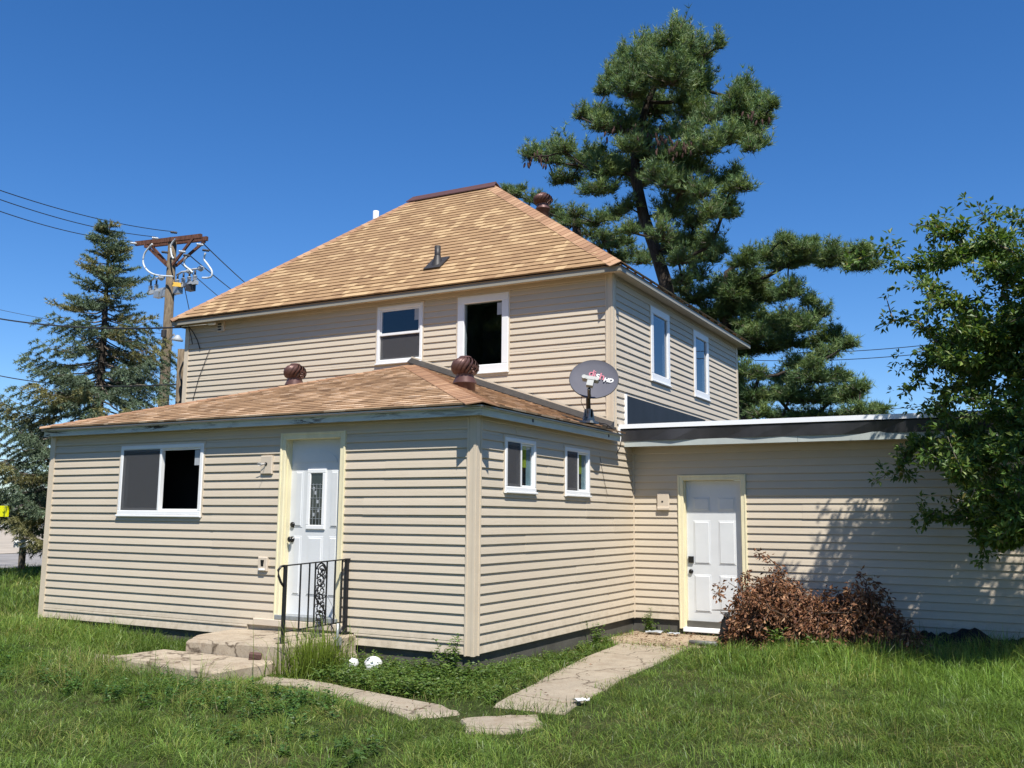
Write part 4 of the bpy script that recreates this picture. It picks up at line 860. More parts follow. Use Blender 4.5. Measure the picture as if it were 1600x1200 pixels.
# ---- blue spruce at the street
def spruce(base, H, label, seed=5):
    root = empty('spruce_tree', base, label, 'tree'); rg = np.random.default_rng(seed); B = np.array(base)
    wd = MB(); wd.tube([V(base), V(base)+V((.05, 0, H*.35)), V(base)+V((.0, .05, H*.7)), V(base)+V((0, 0, H+.25))], [.19, .14, .075, .008], 8); wd.build('trunk', M['bark'], root)
    cents, axes, cols = [], [], []; tw = MB(); h = 1.8
    while h < H+.1:
        t = h/H; Lm = min(4.4*max(0, 1-t), 2.5+.9*(1-t))+.06
        for k in range(12 if t < .7 else (8 if t < .85 else 5)):
            if rg.random() < .16 and t < .8: continue
            az = rg.uniform(0, 2*math.pi); L = Lm*rg.uniform(.55, 1.15); d = np.array((math.cos(az), math.sin(az), 0)); s_ = np.array((-d[1], d[0], 0))
            z0 = h+rg.uniform(-.12, .12); m = max(4, int(L/.16)); tt = np.linspace(0, 1, m)
            droop = (-.33*np.sin(tt*2.2)+.22*tt**2)*L*(.35+.75*(1-t)) + (.25*L*tt if t > .8 else 0)
            pts = B+np.array((0, 0, z0))+d*L*tt[:, None]+np.array((0, 0, 1))*droop[:, None]+rg.normal(size=(m, 3))*.02
            tw.tube([V(q) for q in pts], list(np.linspace(.028, .005, m)*(1.2-t*.6)), 4)
            green = np.array((.112, .152, .098)) if rg.random() < .72 else np.array((.19, .185, .085))
            bare = rg.random() < .2 and t < .7
            for i in range(1, m):
                if tt[i] < .22+.15*rg.random(): continue
                ll = (.16+.42*(1-tt[i])*L/2.7+.12)*rg.uniform(.6, 1.1)
                for sg in (-1, 1, 0):
                    dv_ = d*.65+s_*sg*.75+np.array((0, 0, -.30-.35*rg.random() if t < .75 else .25)); dv_ /= np.linalg.norm(dv_); n = max(2, int(ll/.05))
                    if bare and rg.random() < .6: 
                        tw.tube([V(pts[i]), V(pts[i]+dv_*ll)], [.006, .003], 3); continue
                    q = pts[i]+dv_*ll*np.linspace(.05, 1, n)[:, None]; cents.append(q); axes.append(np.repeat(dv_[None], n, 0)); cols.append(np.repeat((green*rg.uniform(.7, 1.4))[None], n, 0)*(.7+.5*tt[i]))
        h += (.27 if t < .7 else .2)
    cents = np.concatenate(cents); axes = unit_rows(np.concatenate(axes)); cols = np.concatenate(cols)
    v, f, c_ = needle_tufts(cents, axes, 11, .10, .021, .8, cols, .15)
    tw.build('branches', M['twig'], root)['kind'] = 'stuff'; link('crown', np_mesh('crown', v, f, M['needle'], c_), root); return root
sb_ = at(157, 560, 1, 7.2); spruce((sb_.x, 7.2, -.3), at(163, 358, 1, 7.2).z+.3, 'sparse blue-green spruce by the street in front of the utility pole')

# ---- crabapple overhanging the wing from the right
def crab():
    base = V((6.7, 2.9, -.2)); root = empty('crabapple_tree', base, 'leafy crabapple tree overhanging the low wing at the right edge', 'tree'); r = random.Random(8); rg = np.random.default_rng(8)
    trunk = [base, base+V((-.1, 0, .9)), base+V((-.3, -.1, 1.7)), base+V((-.5, .05, 2.6)), base+V((-.6, 0, 3.4))]
    tg = []
    def T(x, y, Y): tg.append(at(x, y, 1, Y))
    # outline tips seen in the photograph, and inner filling
    for x, y, Y in ((1325, 418, 2.5), (1345, 405, 2.55), (1365, 398, 2.6), (1392, 385, 2.6), (1400, 420, 2.5), (1430, 415, 2.6), (1425, 352, 2.8), (1460, 352, 2.7), (1478, 345, 2.7), (1500, 370, 2.5), (1526, 315, 2.6), (1535, 335, 2.7), (1580, 340, 2.4), (1552, 350, 2.8), (1600, 345, 2.5),
                    (1384, 462, 2.8), (1376, 512, 3.0), (1395, 500, 2.9), (1403, 583, 3.1), (1418, 565, 3.0), (1404, 617, 3.1), (1420, 608, 3.0), (1432, 600, 2.9), (1442, 578, 3.0), (1438, 644, 3.2), (1450, 642, 3.1), (1470, 640, 3.0), (1368, 752, 3.4), (1390, 738, 3.3), (1408, 725, 3.2), (1415, 748, 3.3), (1402, 712, 3.3), (1420, 700, 3.2), (1440, 690, 3.2),
                    (1432, 786, 3.3), (1446, 812, 3.3), (1442, 826, 3.4), (1460, 800, 3.2), (1470, 775, 3.1), (1480, 815, 3.2), (1515, 800, 3.1), (1535, 845, 3.2), (1527, 885, 3.3), (1540, 868, 3.2), (1560, 830, 3.0), (1596, 842, 2.9), (1585, 815, 2.8), (1598, 690, 1.9), (1590, 720, 1.8), (1575, 740, 1.9), (1600, 755, 1.9), (1585, 770, 1.8), (1570, 715, 2.0)): T(x, y, Y)
    for _ in range(480):                          # visible wedge
        y = r.uniform(345, 850)
        if y < 480 and r.random() < .5: continue
        lo = 1440 if y < 430 else (1415 if y < 560 else (1450 if y < 660 else 1425 if y < 760 else 1455+ (y-760)*.9)); T(r.uniform(lo+8, 1660), y, r.uniform(1.9, 3.7))
    for _ in range(210):                          # rest of the crown to the right of the frame
        u = rg.normal(size=3); u /= np.linalg.norm(u); q = V((6.7, 2.5, 3.6))+V((u[0]*2.3, u[1]*1.5, u[2]*1.9))*(r.random()**.4)
        if q.x < 5.3 or (q.z > 4.6 and q.x < 5.9): continue
        if q.z > .9: tg.append(q)
    for _ in range(130):                          # sunward limb that shades the lower leaves
        u = rg.normal(size=3); u /= np.linalg.norm(u); q = V((6.05, 1.35, 4.4))+V((u[0]*.9, u[1]*.8, u[2]*1.1))*(r.random()**.4)
        if q.x > 5.45 and q.z < 5.2: tg.append(q)
    nodes, par, ends = skeleton(trunk, tg, 8, .16, .02, .09)
    skin(nodes, par, .0035, .13, .55, None, 7).build('trunk', M['twig'], root)
    kids = [0]*len(nodes)
    for p_ in par:
        if p_ >= 0: kids[p_] += 1
    bs, ds = [], []
    for e in ends:
        c = e; k = 0
        while par[c] >= 0 and k < 6:
            a, b = np.array(nodes[par[c]]), np.array(nodes[c]); d = b-a; n = 10 if k < 3 else 8
            for _ in range(n):
                t = rg.random(); q = a+d*t; o_ = rg.normal(size=3); o_ /= np.linalg.norm(o_); bs.append(q+o_*.018); ds.append(o_+d/np.linalg.norm(d)*.7+np.array((0, 0, -.25)))
            # short spur with a leaf cluster
            for _s in range(2):
                o_ = rg.normal(size=3); o_[2] = abs(o_[2])*.6; o_ /= np.linalg.norm(o_); q = b+o_*rg.uniform(.06, .16)
                for _ in range(6):
                    o2 = rg.normal(size=3); o2 /= np.linalg.norm(o2); bs.append(q+o2*.02); ds.append(o2+o_*.5)
            c = par[c]; k += 1
    bs = np.array(bs); ds = np.array(ds); n = len(bs); up = rg.normal(size=(n, 3))*.55+np.array((.15, -.25, 1.0))
    L = rg.uniform(.05, .09, n); v, f = leaf_quads(bs, ds, up, L, L*rg.uniform(.42, .55, n), .35)
    col = np.where(rg.random((n, 1)) < .8, np.array([[.09, .16, .034]]), np.array([[.17, .22, .05]]))*rg.uniform(.6, 1.25, (n, 1)); col = np.where(rg.random((n, 1)) < .02, np.array([[.20, .17, .04]]), col)
    link('crown', np_mesh('crown', v, f, M['leaf'], np.repeat(col, 4, 0)), root); return root
crab()

# ---- trees behind the photographer: they show only as reflections in the upper windows
src = [o for o in bpy.data.objects if o.name == 'pine_tree'][0]
def copy_tree(o, parent=None):
    c = o.copy(); COL.objects.link(c); c.parent = parent
    if parent is not None: c.matrix_parent_inverse = o.matrix_parent_inverse.copy()
    for ch in o.children: copy_tree(ch, c)
    return c
places = [(-29, -17, .8, 40), (-14.5, -24.5, .95, 130), (-13.0, -26, 1.05, 250), (-10, -27, 1.0, 10), (-3, -30, .9, 80), (5, -31, .95, 190), (14, -29, .9, 300), (22, -24, 1.0, 60), (27, -15, .85, 150), (-28, -10, .7, 200)]
src2 = bpy.data.objects['pine_tree.001']
places += [(-14.4, -18.5, -1.25, 20), (-15.6, -21.5, -1.45, 100), (-13, -21, -1.3, 210), (-11.0, -22, -1.4, 310), (-21.8, -19.5, -.98, 60), (-20, -21.5, -.9, 150), (-24, -18.5, -.95, 240), (-22.5, -22.5, -1.0, 0)]
for i, (x, y, sc, az) in enumerate(places):
    c = copy_tree(src if sc > 0 else src2); sc = abs(sc); c.location = (x, y, -.3); c.scale = (sc,)*3; c.rotation_euler = (0, 0, math.radians(az)); c['label'] = 'dark pine across the yard seen only as a reflection in upper windows'; c['group'] = 'pines reflected in the windows'

# ------------------------------------------------------------------ utility pole, wires, street
pole = empty('utility_pole', tuple(at(262, 800, 1, 14).xy)+(-.3,), 'weathered wooden utility pole with brown double crossarm behind the spruce', 'utility pole')
pt, pb = at(270, 372, 1, 14), at(255, 640, 1, 14); axp = (pt-pb)/(pt.z-pb.z); base_p = pb-axp*(pb.z+.3)
MB().tube([base_p, base_p.lerp(pt, .5), pt], [.21, .18, .145], 12).build('pole', M['wood'], pole)
def beam(a, b, h, d, mat, name, parent):
    a, b = V(a), V(b); ax = (b-a).normalized(); s1 = V((0, 0, 1)).cross(ax).normalized()*d/2; u = ax.cross(s1).normalized()*h/2
    return MB().hexa([a-s1-u, a+s1-u, a+s1+u, a-s1+u, b-s1-u, b+s1-u, b+s1+u, b-s1+u]).build(name, mat, parent)
aL, aR = at(217.5, 383, 2, 10.9), at(320, 371, 2, 10.9); aax = (aR-aL).normalized(); off = V((-aax.y, aax.x, 0))*.22
beam(aL-off*.8, aR-off*.8, .15, .10, M['arm'], 'crossarm', pole); beam(aL+off*.9+aax*.08+V((0, 0, .02)), aR+off*.9-aax*.05+V((0, 0, .02)), .15, .10, M['arm'], 'crossarm', pole)
pm = pt-axp*1.0
for e, o_ in ((.15, -1), (.15, 1), (.88, -1), (.95, 1)):
    beam(aL.lerp(aR, e)+off*o_*.9-V((0, 0, .06)), pm+off*o_*.35+(aax*(.12 if e > .5 else -.12)), .09, .06, M['arm'], 'brace', pole)
lL, lR = at(232, 458, 2, 9.25), at(308, 441, 2, 9.25)
beam(lL, lR, .13, .11, M['fiber'], 'lower_crossarm', pole)
def insul(mb, c, ax=(0, 0, 1), l=.3, r=.06):
    prof = []
    for k in range(4): h = l*k/4; prof += [(r*.55, h), (r, h+l*.06), (r*.95, h+l*.12), (r*.55, h+l*.16)]
    mb.lathe(prof+[(r*.4, l)], c, ax, 10)
for t in (.04, .16, .60, .72, .84, .95):
    c = lL.lerp(lR, t)+V((0, 0, .07)); mb = MB(); insul(mb, c, (0, 0, 1), .20, .085); mb.build('insulator', M['porc'], pole)
    MB().tube([c+V((0, 0, .2)), c+V((0, 0, .36))], .035, 6).build('bracket', M['lead'], pole)
for t0, t1 in ((.0, .2), (.58, .78), (.8, 1.0)):
    a, b = lL.lerp(lR, t0)+V((0, 0, .42)), lL.lerp(lR, t1)+V((0, 0, .47)); MB().tube([a, a.lerp(b, .5)+V((0, 0, .05)), b], .035, 6).build('fuse_switch', M['fiber'], pole)
    MB().lathe([(.05, -.12), (.11, 0), (.05, .12)], b+aax*.12, aax, 8).build('switch_hood', M['fiber'], pole)
for t, w in ((.22, .12), (.36, .12), (.48, .16), (.62, .14), (.88, .13)):
    c = lL.lerp(lR, t)-V((0, 0, .06)); MB().box(c.x-w, c.x+w, c.y-.12, c.y+.1, c.z-.2, c.z+.02).build('clamp', M['galv'] if t < .8 else M['lead'], pole)
c = lL.lerp(lR, .66); fwd = (CAM-c); fwd.z = 0; fwd.normalize(); sd = V((-fwd.y, fwd.x, 0)); c2 = c+fwd*.14
MB().hexa([c2-sd*.25+V((0, 0, -.06)), c2+sd*.25+V((0, 0, -.06)), c2+sd*.25+V((0, 0, .09)), c2-sd*.25+V((0, 0, .09))]+[c2+fwd*.01+q for q in (-sd*.25+V((0, 0, -.06)), sd*.25+V((0, 0, -.06)), sd*.25+V((0, 0, .09)), -sd*.25+V((0, 0, .09)))]).build('tag', M['amber'], pole)
def cat_(pts, n=8):
    pts = [V(q) for q in pts]; out = []
    P_ = [pts[0]]+pts+[pts[-1]]
    for i in range(1, len(P_)-2):
        for k in range(n):
            t = k/n; a, b, c, d = P_[i-1:i+3]; out.append(.5*((2*b)+(-a+c)*t+(2*a-5*b+4*c-d)*t*t+(-a+3*b-3*c+d)*t**3))
    return out+[pts[-1]]
def J(lst, Y=13.7): return cat_([at(x, y, 1, Y) for x, y in lst])
for pts in ([(238, 381), (226, 396), (224, 412), (232, 424), (246, 430), (270, 432)], [(274, 373), (267, 384), (268, 398), (271, 404)], [(291, 401), (288, 408), (289, 415), (296, 421), (301, 426)], [(321, 395), (319, 405), (325, 414), (331, 424), (329, 433), (316, 434)], [(206, 386), (197, 396), (188, 405)]):
    MB().tube(J(pts), .032, 6).build('jumper_wire', M['alum'], pole)
for x, y in ((209, 379), (243, 371), (272, 362), (285, 392), (292, 398), (313, 381), (322, 390), (258, 393)):
    c = at(x, y, 1, 13.6); mb = MB(); insul(mb, c-aax*.14, (aax+V((0, 0, -.2))), .28, .045); mb.build('insulator', M['porc'] if x % 2 else M['lead'], pole)
lc = at(265, 530, 1, 13.8); le = at(277, 531, 1, 13.2)
MB().tube([lc, lc.lerp(le, .5)+V((0, 0, .18)), le], .03, 6).build('lamp_arm', M['galv'], pole); MB().lathe([(.05, .16), (.09, .1), (.2, 0), (.17, -.04)], le, (.15, 0, 1), 12).build('lamp_head', M['fiber'], pole)
mb = MB().lathe([(.09, -.12), (.09, .12)], at(256, 521, 1, 13.7), (0, 0, 1), 8); mb.build('clamp', M['lead'], pole)
# wires
def wire(a, b, sag, r_, label, group='overhead wires', mat='wire', n=22):
    a, b = V(a), V(b); pts = [a.lerp(b, i/n)-V((0, 0, sag*4*(i/n)*(1-i/n))) for i in range(n+1)]
    mb = MB().tube(pts, r_, 5); return tag(mb.build('power_line', M[mat]), label, 'wire', group)
wire(at(272, 362, 1, 14), at(-110, 257, 1, 3), .25, .013, 'highest power line running from the crossarm to the left edge')
wire(at(243, 370, 1, 14), at(-110, 270, 1, 3), .25, .013, 'middle power line running from the crossarm to the left edge')
wire(at(207, 377, 1, 14), at(-110, 288, 1, 3), .25, .013, 'lowest of the three power lines left of the crossarm')
wire(at(316, 379, 1, 14), at(470, 505, 1, 46), .3, .02, 'power line from the crossarm right end down behind the roof', 'overhead wires')
wire(at(294, 397, 1, 14), at(440, 505, 1, 46), .2, .02, 'power line just left of the one from the crossarm right end', 'overhead wires')
wire(at(268, 398, 1, 14), at(400, 505, 1, 46), .2, .018, 'thin power line leaving the pole below the braces', 'overhead wires')
wire(at(288, 448, 1, 14), at(299, 500, 1, 16), 0, .014, 'short steep drop wire right of the pole above the eave', 'overhead wires')
wire(at(-60, 486, 1, 6), at(293, 511, 1, 3.8), .18, .018, 'thick black service cable running to the upper house corner', 'overhead wires')
wire(at(-60, 470, 1, 10), at(252, 521, 1, 14), .15, .008, 'thin wire just above the thick service cable', 'overhead wires')
wire(at(-60, 572, 1, 8), at(282, 600, 1, 5), .25, .014, 'dark cable crossing low behind the spruce to the mast', 'overhead wires')
wire(at(-60, 642, 1, 30), at(290, 606, 1, 30), .2, .015, 'thin distant wire low behind the spruce', 'overhead wires')
wire(at(-60, 656, 1, 30), at(290, 612, 1, 30), .2, .015, 'thinnest distant wire lowest behind the spruce', 'overhead wires')
wire(at(1180, 551, 1, 34), at(1720, 496, 1, 30), .4, .016, 'upper distant wire between the pine and the crabapple', 'overhead wires')
wire(at(1180, 563, 1, 34), at(1720, 510, 1, 30), .4, .016, 'second distant wire between the pine and the crabapple', 'overhead wires')
wire(at(1160, 648, 1, 44), at(1720, 590, 1, 40), .5, .014, 'faint lowest distant wire above the wing roof', 'overhead wires')
mastb = at(284, 640, 1, 4.6); mt_ = at(284, 546, 1, 4.6)
ms = empty('service_mast', (mastb.x, 4.6, -.2), 'weathered grey wooden mast standing at the far house corner', 'mast')
MB().tube([V((mastb.x, 4.6, -.3)), mt_], [.09, .075], 10).build('post', M['wood'], ms)
MB().tube(cat_([at(287, 565, 1, 4.4), at(281, 583, 1, 4.4), at(284, 600, 1, 4.4), at(283, 632, 1, 4.4)]), .02, 6).build('cable', M['wire'], ms)
mb_ = at(32, 903, 2, -.25); mail = empty('mailbox', tuple(mb_), 'white mailbox on a wooden post across the lawn', 'mailbox')
MB().box(mb_.x-.06, mb_.x+.06, mb_.y-.06, mb_.y+.06, -.4, .55).build('post', M['wood'], mail)
sdv = (CAM-mb_); sdv.z = 0; sdv.normalize(); sxv = V((-sdv.y, sdv.x, 0)); prof = [(-.10, 0), (.10, 0), (.10, .12)]+[(.1*math.cos(a), .12+.09*math.sin(a)) for a in np.linspace(.3, math.pi-.3, 7)]+[(-.10, .12)]
MB().prism([mb_+V((0, 0, .78))+sdv*x*1.0+V((0, 0, z))-sxv*.22 for x, z in prof], sxv*.48).build('box', M['white'], mail); MB().box(mb_.x-.14, mb_.x+.14, mb_.y-.14, mb_.y+.14, .55+.2, .775).build('shelf', M['wood'], mail)
# far building and sign beyond the spruce
fb = V((-71, 50, -.3)); fh = empty('far_building', fb, 'distant low building with white wall and brown metal roof behind the spruce', 'building')
MB().box(-84, -58, 50, 60, -.3, 2.0).build('wall', M['white'], fh); MB().prism([(-84.6, 49.2, 2.0), (-84.6, 60.8, 2.0), (-84.6, 55, 3.6)], (27.2, 0, 0)).build('roof', simple('brown_metal_roof', (.06, .03, .025), .6, .1, 3), fh)
for k in range(6): MB().box(-82+k*4.2, -80.4+k*4.2, 49.96, 49.995, .5, 1.5).build('window', M['room'], fh)
ys_ = at(3, 798, 1, 4.6); sg = empty('yellow_sign', (ys_.x, 4.6, -.3), 'bright yellow sign panel glimpsed through the spruce at the left edge', 'sign')
MB().box(ys_.x-.5, ys_.x+.22, 4.58, 4.62, ys_.z-.13, ys_.z+.11).build('panel', M['yellowtag'], sg); MB().tube([V((ys_.x-.3, 4.65, -.3)), V((ys_.x-.3, 4.65, ys_.z+.1))], .03, 8).build('post', M['galv'], sg)

# ------------------------------------------------------------------ brush pile, tarp, scraps
def brush():
    root = empty('brush_pile', (2.6, 3.6, -.2), 'heap of cut branches with brown dead leaves against the wing wall', 'brush pile'); rg = np.random.default_rng(3); r = random.Random(3)
    wd = MB(); bs, ds = [], []
    prof = [(1135, .05), (1150, .5), (1170, .68), (1200, .78), (1235, .68), (1275, .56), (1310, .58), (1345, .72), (1370, .6), (1400, .42), (1430, .2), (1455, .05)]
    def hmax(x): return float(np.interp(x, [q[0] for q in prof], [q[1] for q in prof]))
    tips = [(1180, 862, 3.55), (1168, 890, 3.4), (1218, 884, 3.6), (1138, 910, 3.3), (1128, 914, 3.3), (1250, 912, 3.6), (1150, 930, 3.4), (1362, 905, 3.7), (1366, 925, 3.6), (1376, 960, 3.6), (1402, 975, 3.6), (1195, 905, 3.6)]
    arr = [at(x, y, 1, Y) for x, y, Y in tips]
    for _ in range(520):
        x = r.uniform(1138, 1450); Y = r.uniform(3.15, 4.05); hm = hmax(x); q = at(x, 1015, 1, Y); arr.append(V((q.x, Y, -.2+.06+hm*1.35*r.random()**.7*(1-.35*abs(Y-3.6)/.5))))
    for q in arr:
        L = r.uniform(.35, .9); a = r.uniform(0, 6.28); s0 = V((q.x+.45*L*math.cos(a)+(.15 if q.x < 2.2 else -.1), q.y+.3*L*math.sin(a), max(-.17, q.z-L*r.uniform(.3, .8)))); md = s0.lerp(q, .55)+V((r.uniform(-.06, .06),)*3)
        wd.tube([s0, md, q], [.009, .006, .003], 4)
        for k in range(46):
            t = r.random()**.7; p_ = (s0.lerp(md, t/.55) if t < .55 else md.lerp(q, (t-.55)/.45)); o_ = rg.normal(size=3); o_ /= np.linalg.norm(o_); bs.append(np.array(p_)+o_*r.uniform(.005, .075)); ds.append(o_+np.array((0, 0, -.6)))
    for _ in range(16):
        q = V((r.uniform(1.6, 3.6), r.uniform(3.2, 4), r.uniform(-.1, .4))); a = r.uniform(0, 6.28); wd.tube([q, q+V((math.cos(a)*.5, math.sin(a)*.3, r.uniform(-.1, .35)))], [.014, .005], 5)
    n = len(bs); bs = np.array(bs); ds = np.array(ds); L = rg.uniform(.035, .075, n); bs[:, 2] = np.maximum(bs[:, 2], -.16); v, f = leaf_quads(bs, ds, rg.normal(size=(n, 3)), L, L*rg.uniform(.35, .6, n), .7)
    pal = np.array([(.165, .072, .036), (.235, .115, .058), (.10, .046, .03), (.36, .21, .115), (.28, .14, .075)]); col = pal[rg.choice(5, n, p=[.32, .28, .2, .08, .12])]*rg.uniform(.7, 1.25, (n, 1))
    wd.build('branches', M['dead'], root)['kind'] = 'stuff'; link('dead_leaves', np_mesh('dead_leaves', v, f, M['dry'], np.repeat(col, 4, 0)), root)['kind'] = 'stuff'
brush()
def lump(name, cx, cy, lx, ly, h, label, cat, mat, seed, rot=0):
    rg = np.random.default_rng(seed); n, m = 36, 14; ph = rg.uniform(0, 6.28, 12); v = []
    for i in range(n):
        for j in range(m):
            a = 2*math.pi*i/n; t = j/(m-1); rr_ = 1-t
            x = math.cos(a)*rr_; y = math.sin(a)*rr_; hh_ = h*(1-rr_**2.2)**.8*(1+.22*math.sin(4*x+ph[0])+.15*math.sin(6*y+ph[1]+3*x)+.12*math.sin(17*x+ph[2])*math.cos(13*y+ph[3]))
            x0, y0 = x*lx*(1+.12*math.sin(3*a+ph[4])), y*ly*(1+.12*math.sin(4*a+ph[5])); v.append((cx+x0*math.cos(rot)-y0*math.sin(rot), cy+x0*math.sin(rot)+y0*math.cos(rot), -.21+max(0, hh_)))
    mb = MB(); mb.add(v, [(i*m+j, ((i+1) % n)*m+j, ((i+1) % n)*m+j+1, i*m+j+1) for i in range(n) for j in range(m-1)], 0, True); return tag(mb.build(name, mat), label, cat)
lump('tarp', 4.15, 4.12, .6, .26, .33, 'crumpled black plastic tarp in the shade by the wing wall', 'tarp', M['tarp'], 5)
lump('tarp', 4.9, 4.15, .5, .24, .26, 'lower black plastic tarp lying against the wing wall at the right', 'tarp', M['tarp'], 9)
lump('plastic_bag', 1.66, 3.45, .16, .12, .34, 'black plastic bag half under the brush pile by the door', 'bag', M['tarp'], 12, .5)
mb = MB(); mb.tube([V((1.20, 3.36, -.145)), V((1.58, 3.33, -.14))], .032, 10); tag(mb.build('drain_pipe', M['grey']), 'short grey drain pipe lying on the pad before the wing door', 'pipe')
mb = MB(); mb.lathe([(.02, -.0), (.085, .01), (.098, .06), (.098, .10), (.07, .15), (.015, .17)], V((-.98, -.38, -.165)), (.5, -.6, .5), 18); tag(mb.build('plastic_jug', M['pvc']), 'rounded white plastic container among the weeds by the foundation', 'container')
mb = MB(); mb.lathe([(.015, 0), (.06, .02), (.075, .06), (.04, .11)], V((-1.18, -.40, -.17)), (-.5, -.3, .6), 12); tag(mb.build('plastic_cup', M['pvc']), 'crushed white cup left of the white container in the weeds', 'cup')
def paper(x, y, s, label, seed, mat=None):
    r = random.Random(seed); v = [(x+(i-2)*s/4+r.uniform(-.01, .01), y+(j-2)*s/5+r.uniform(-.01, .01), -.155+r.uniform(0, .025)) for i in range(5) for j in range(5)]
    v += [(q[0], q[1], q[2]-.003) for q in v]; fs = [(i*5+j, (i+1)*5+j, (i+1)*5+j+1, i*5+j+1) for i in range(4) for j in range(4)]; mb = MB(); mb.add(v, fs+[tuple(25+k for k in f_[::-1]) for f_ in fs]); return tag(mb.build('paper_scrap', mat or M['pvc']), label, 'litter')
paper(1.62, -.88, .13, 'crumpled white scrap at the grass edge of the walk', 1); paper(.42, 4.2, .22, 'torn pale scrap on the dirt left of the wing door', 2, M['porc']); paper(.72, 4.15, .16, 'smaller pale scrap on the dirt beside the wing door', 6, M['porc'])
mb = MB(); mb.box(-.06, .06, -.035, .035, 0, .06); o = mb.build('brick', M['brick']); o.location = (-1.98, -1.05, -.06); o.rotation_euler = (.2, .1, .6); tag(o, 'dark broken brick lying on the lower porch step corner', 'brick')

# ------------------------------------------------------------------ lawn, weeds
def inpoly(x, y, poly, grow=0.0):
    c = np.array(poly, float); ctr = c.mean(0); k_ = 1/(1+np.asarray(grow)); x = ctr[0]+(x-ctr[0])*k_; y = ctr[1]+(y-ctr[1])*k_; ins = np.zeros(len(x), bool); j = len(c)-1
    for i in range(len(c)):
        xi, yi, xj, yj = *c[i], *c[j]; hit = ((yi > y) != (yj > y)) & (x < (xj-xi)*(y-yi)/(yj-yi+1e-12)+xi); ins ^= hit; j = i
    return ins
def vnoise(x, y, s, seed):
    r = np.random.default_rng(seed); g = r.random((64, 64)); u, v = x*s, y*s; i, j = np.floor(u).astype(int), np.floor(v).astype(int); fu, fv = u-i, v-j; fu = fu*fu*(3-2*fu); fv = fv*fv*(3-2*fv)
    G = lambda a, b: g[a % 64, b % 64]
    return (G(i, j)*(1-fu)+G(i+1, j)*fu)*(1-fv)+(G(i, j+1)*(1-fu)+G(i+1, j+1)*fu)*fv
RAGR = np.random.default_rng(77)
def blocked(x, y, rag=False):
    g = -.03 if not rag else -.32*RAGR.random(len(x))**2.5
    b = inpoly(x, y, WALK1, g) | inpoly(x, y, WALK2, g) | inpoly(x, y, WALK3, g-.03) | inpoly(x, y, PAD, g) | inpoly(x, y, WALK0, g-.05)
    b |= (x > -3.42) & (x < -1.5) & (y > -1.0) & (y < 0.05) | inpoly(x, y, [(-3.42, -1.66), (-1.80, -1.82), (-1.75, -1.0), (-3.38, -.99)])
    b |= (x > -LW) & (x < .0) & (y > 0.0) | (x > -.1) & (y > 4.5) | (x < -19.4-(y-8)*.145*(y > 8))
    return b
def lawn(n, x0, x1, y0, y1, seed, dens_fn):
    rg = np.random.default_rng(seed); x = rg.uniform(x0, x1, n); y = rg.uniform(y0, y1, n)
    z = gz(x, y); px, py, dz = proj_np(np.stack([x, y, z], 1)); keep = (dz > .5) & (px > -260) & (px < 1860) & (py < 1420) & ~blocked(x, y, True) & (rg.random(n) < dens_fn(x, y, dz))
    return x[keep], y[keep], z[keep], dz[keep]
def blades(x, y, z, dz, seed, hfn, wid, cfn, lean=.55, droop=.5):
    rg = np.random.default_rng(seed); n = len(x); h = hfn(x, y)*rg.uniform(.55, 1.25, n); w = wid*np.maximum(1, dz/9)*rg.uniform(.7, 1.3, n)
    az = rg.uniform(0, 2*np.pi, n); d = np.stack([np.cos(az), np.sin(az), np.zeros(n)], 1); s_ = np.stack([-d[:, 1], d[:, 0], np.zeros(n)], 1); a2 = rg.uniform(0, np.pi, n); s_ = s_*np.cos(a2)[:, None]+d*np.sin(a2)[:, None]
    cs = .15; ci, cj = np.floor(x/cs).astype(int), np.floor(y/cs).astype(int); hsh = np.random.default_rng(seed+99).random((128, 128, 3)); hc = hsh[ci % 128, cj % 128]; ccx, ccy = (ci+hc[:, 0])*cs, (cj+hc[:, 1])*cs
    az = np.arctan2(y-ccy, x-ccx)+rg.normal(0, .7, n); d = np.stack([np.cos(az), np.sin(az), np.zeros(n)], 1); s_ = np.stack([-d[:, 1], d[:, 0], np.zeros(n)], 1); s_ = s_*np.cos(a2)[:, None]+d*np.sin(a2)[:, None]; h = h*(.55+.9*hc[:, 2])
    ln = np.abs(rg.normal(0, lean, n)); b = np.stack([x, y, z-.01], 1); up = np.array((0, 0, 1.0))
    mid = b+up*(h*.55)[:, None]+d*(h*ln*.35)[:, None]; tip = b+up*(h*(1-.35*droop*ln))[:, None]+d*(h*ln*1.0)[:, None]
    W_ = (w*.5)[:, None]; v = np.stack([b-s_*W_, b+s_*W_, mid-s_*W_*.8, mid+s_*W_*.8, tip], 1).reshape(-1, 3)
    k = np.arange(n)[:, None]*5; f = np.concatenate([k+np.array([[0, 1, 3]]), k+np.array([[0, 3, 2]]), k+np.array([[2, 3, 4]])])
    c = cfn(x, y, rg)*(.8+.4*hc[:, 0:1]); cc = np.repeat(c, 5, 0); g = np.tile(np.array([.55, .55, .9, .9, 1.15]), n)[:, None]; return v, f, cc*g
def gh(x, y):
    h = .055+.04*vnoise(x, y, 1.1, 1)+.05*vnoise(x, y, 3.1, 2)**2
    h = h+.11*sstep(1.2, 3.0, y)*sstep(1.7, 2.6, x)+.06*sstep(2.0, 4.5, x)*sstep(-2.5, 1, y)          # longer toward the brush pile
    h = h+.10*sstep(-.9, -2.0, x)*(np.abs(y+2.1) < .55)*vnoise(x, y, 2.3, 5)+.09*((x < -1.0) & (y > -2.9) & (y < -1.75))*vnoise(x, y, 1.7, 9)
    h = h+.06*((x < -3.6) & (y > -1.0))
    return h
PALG = np.array([(.135, .225, .036), (.105, .185, .036), (.185, .265, .05), (.25, .285, .07), (.34, .30, .12)])
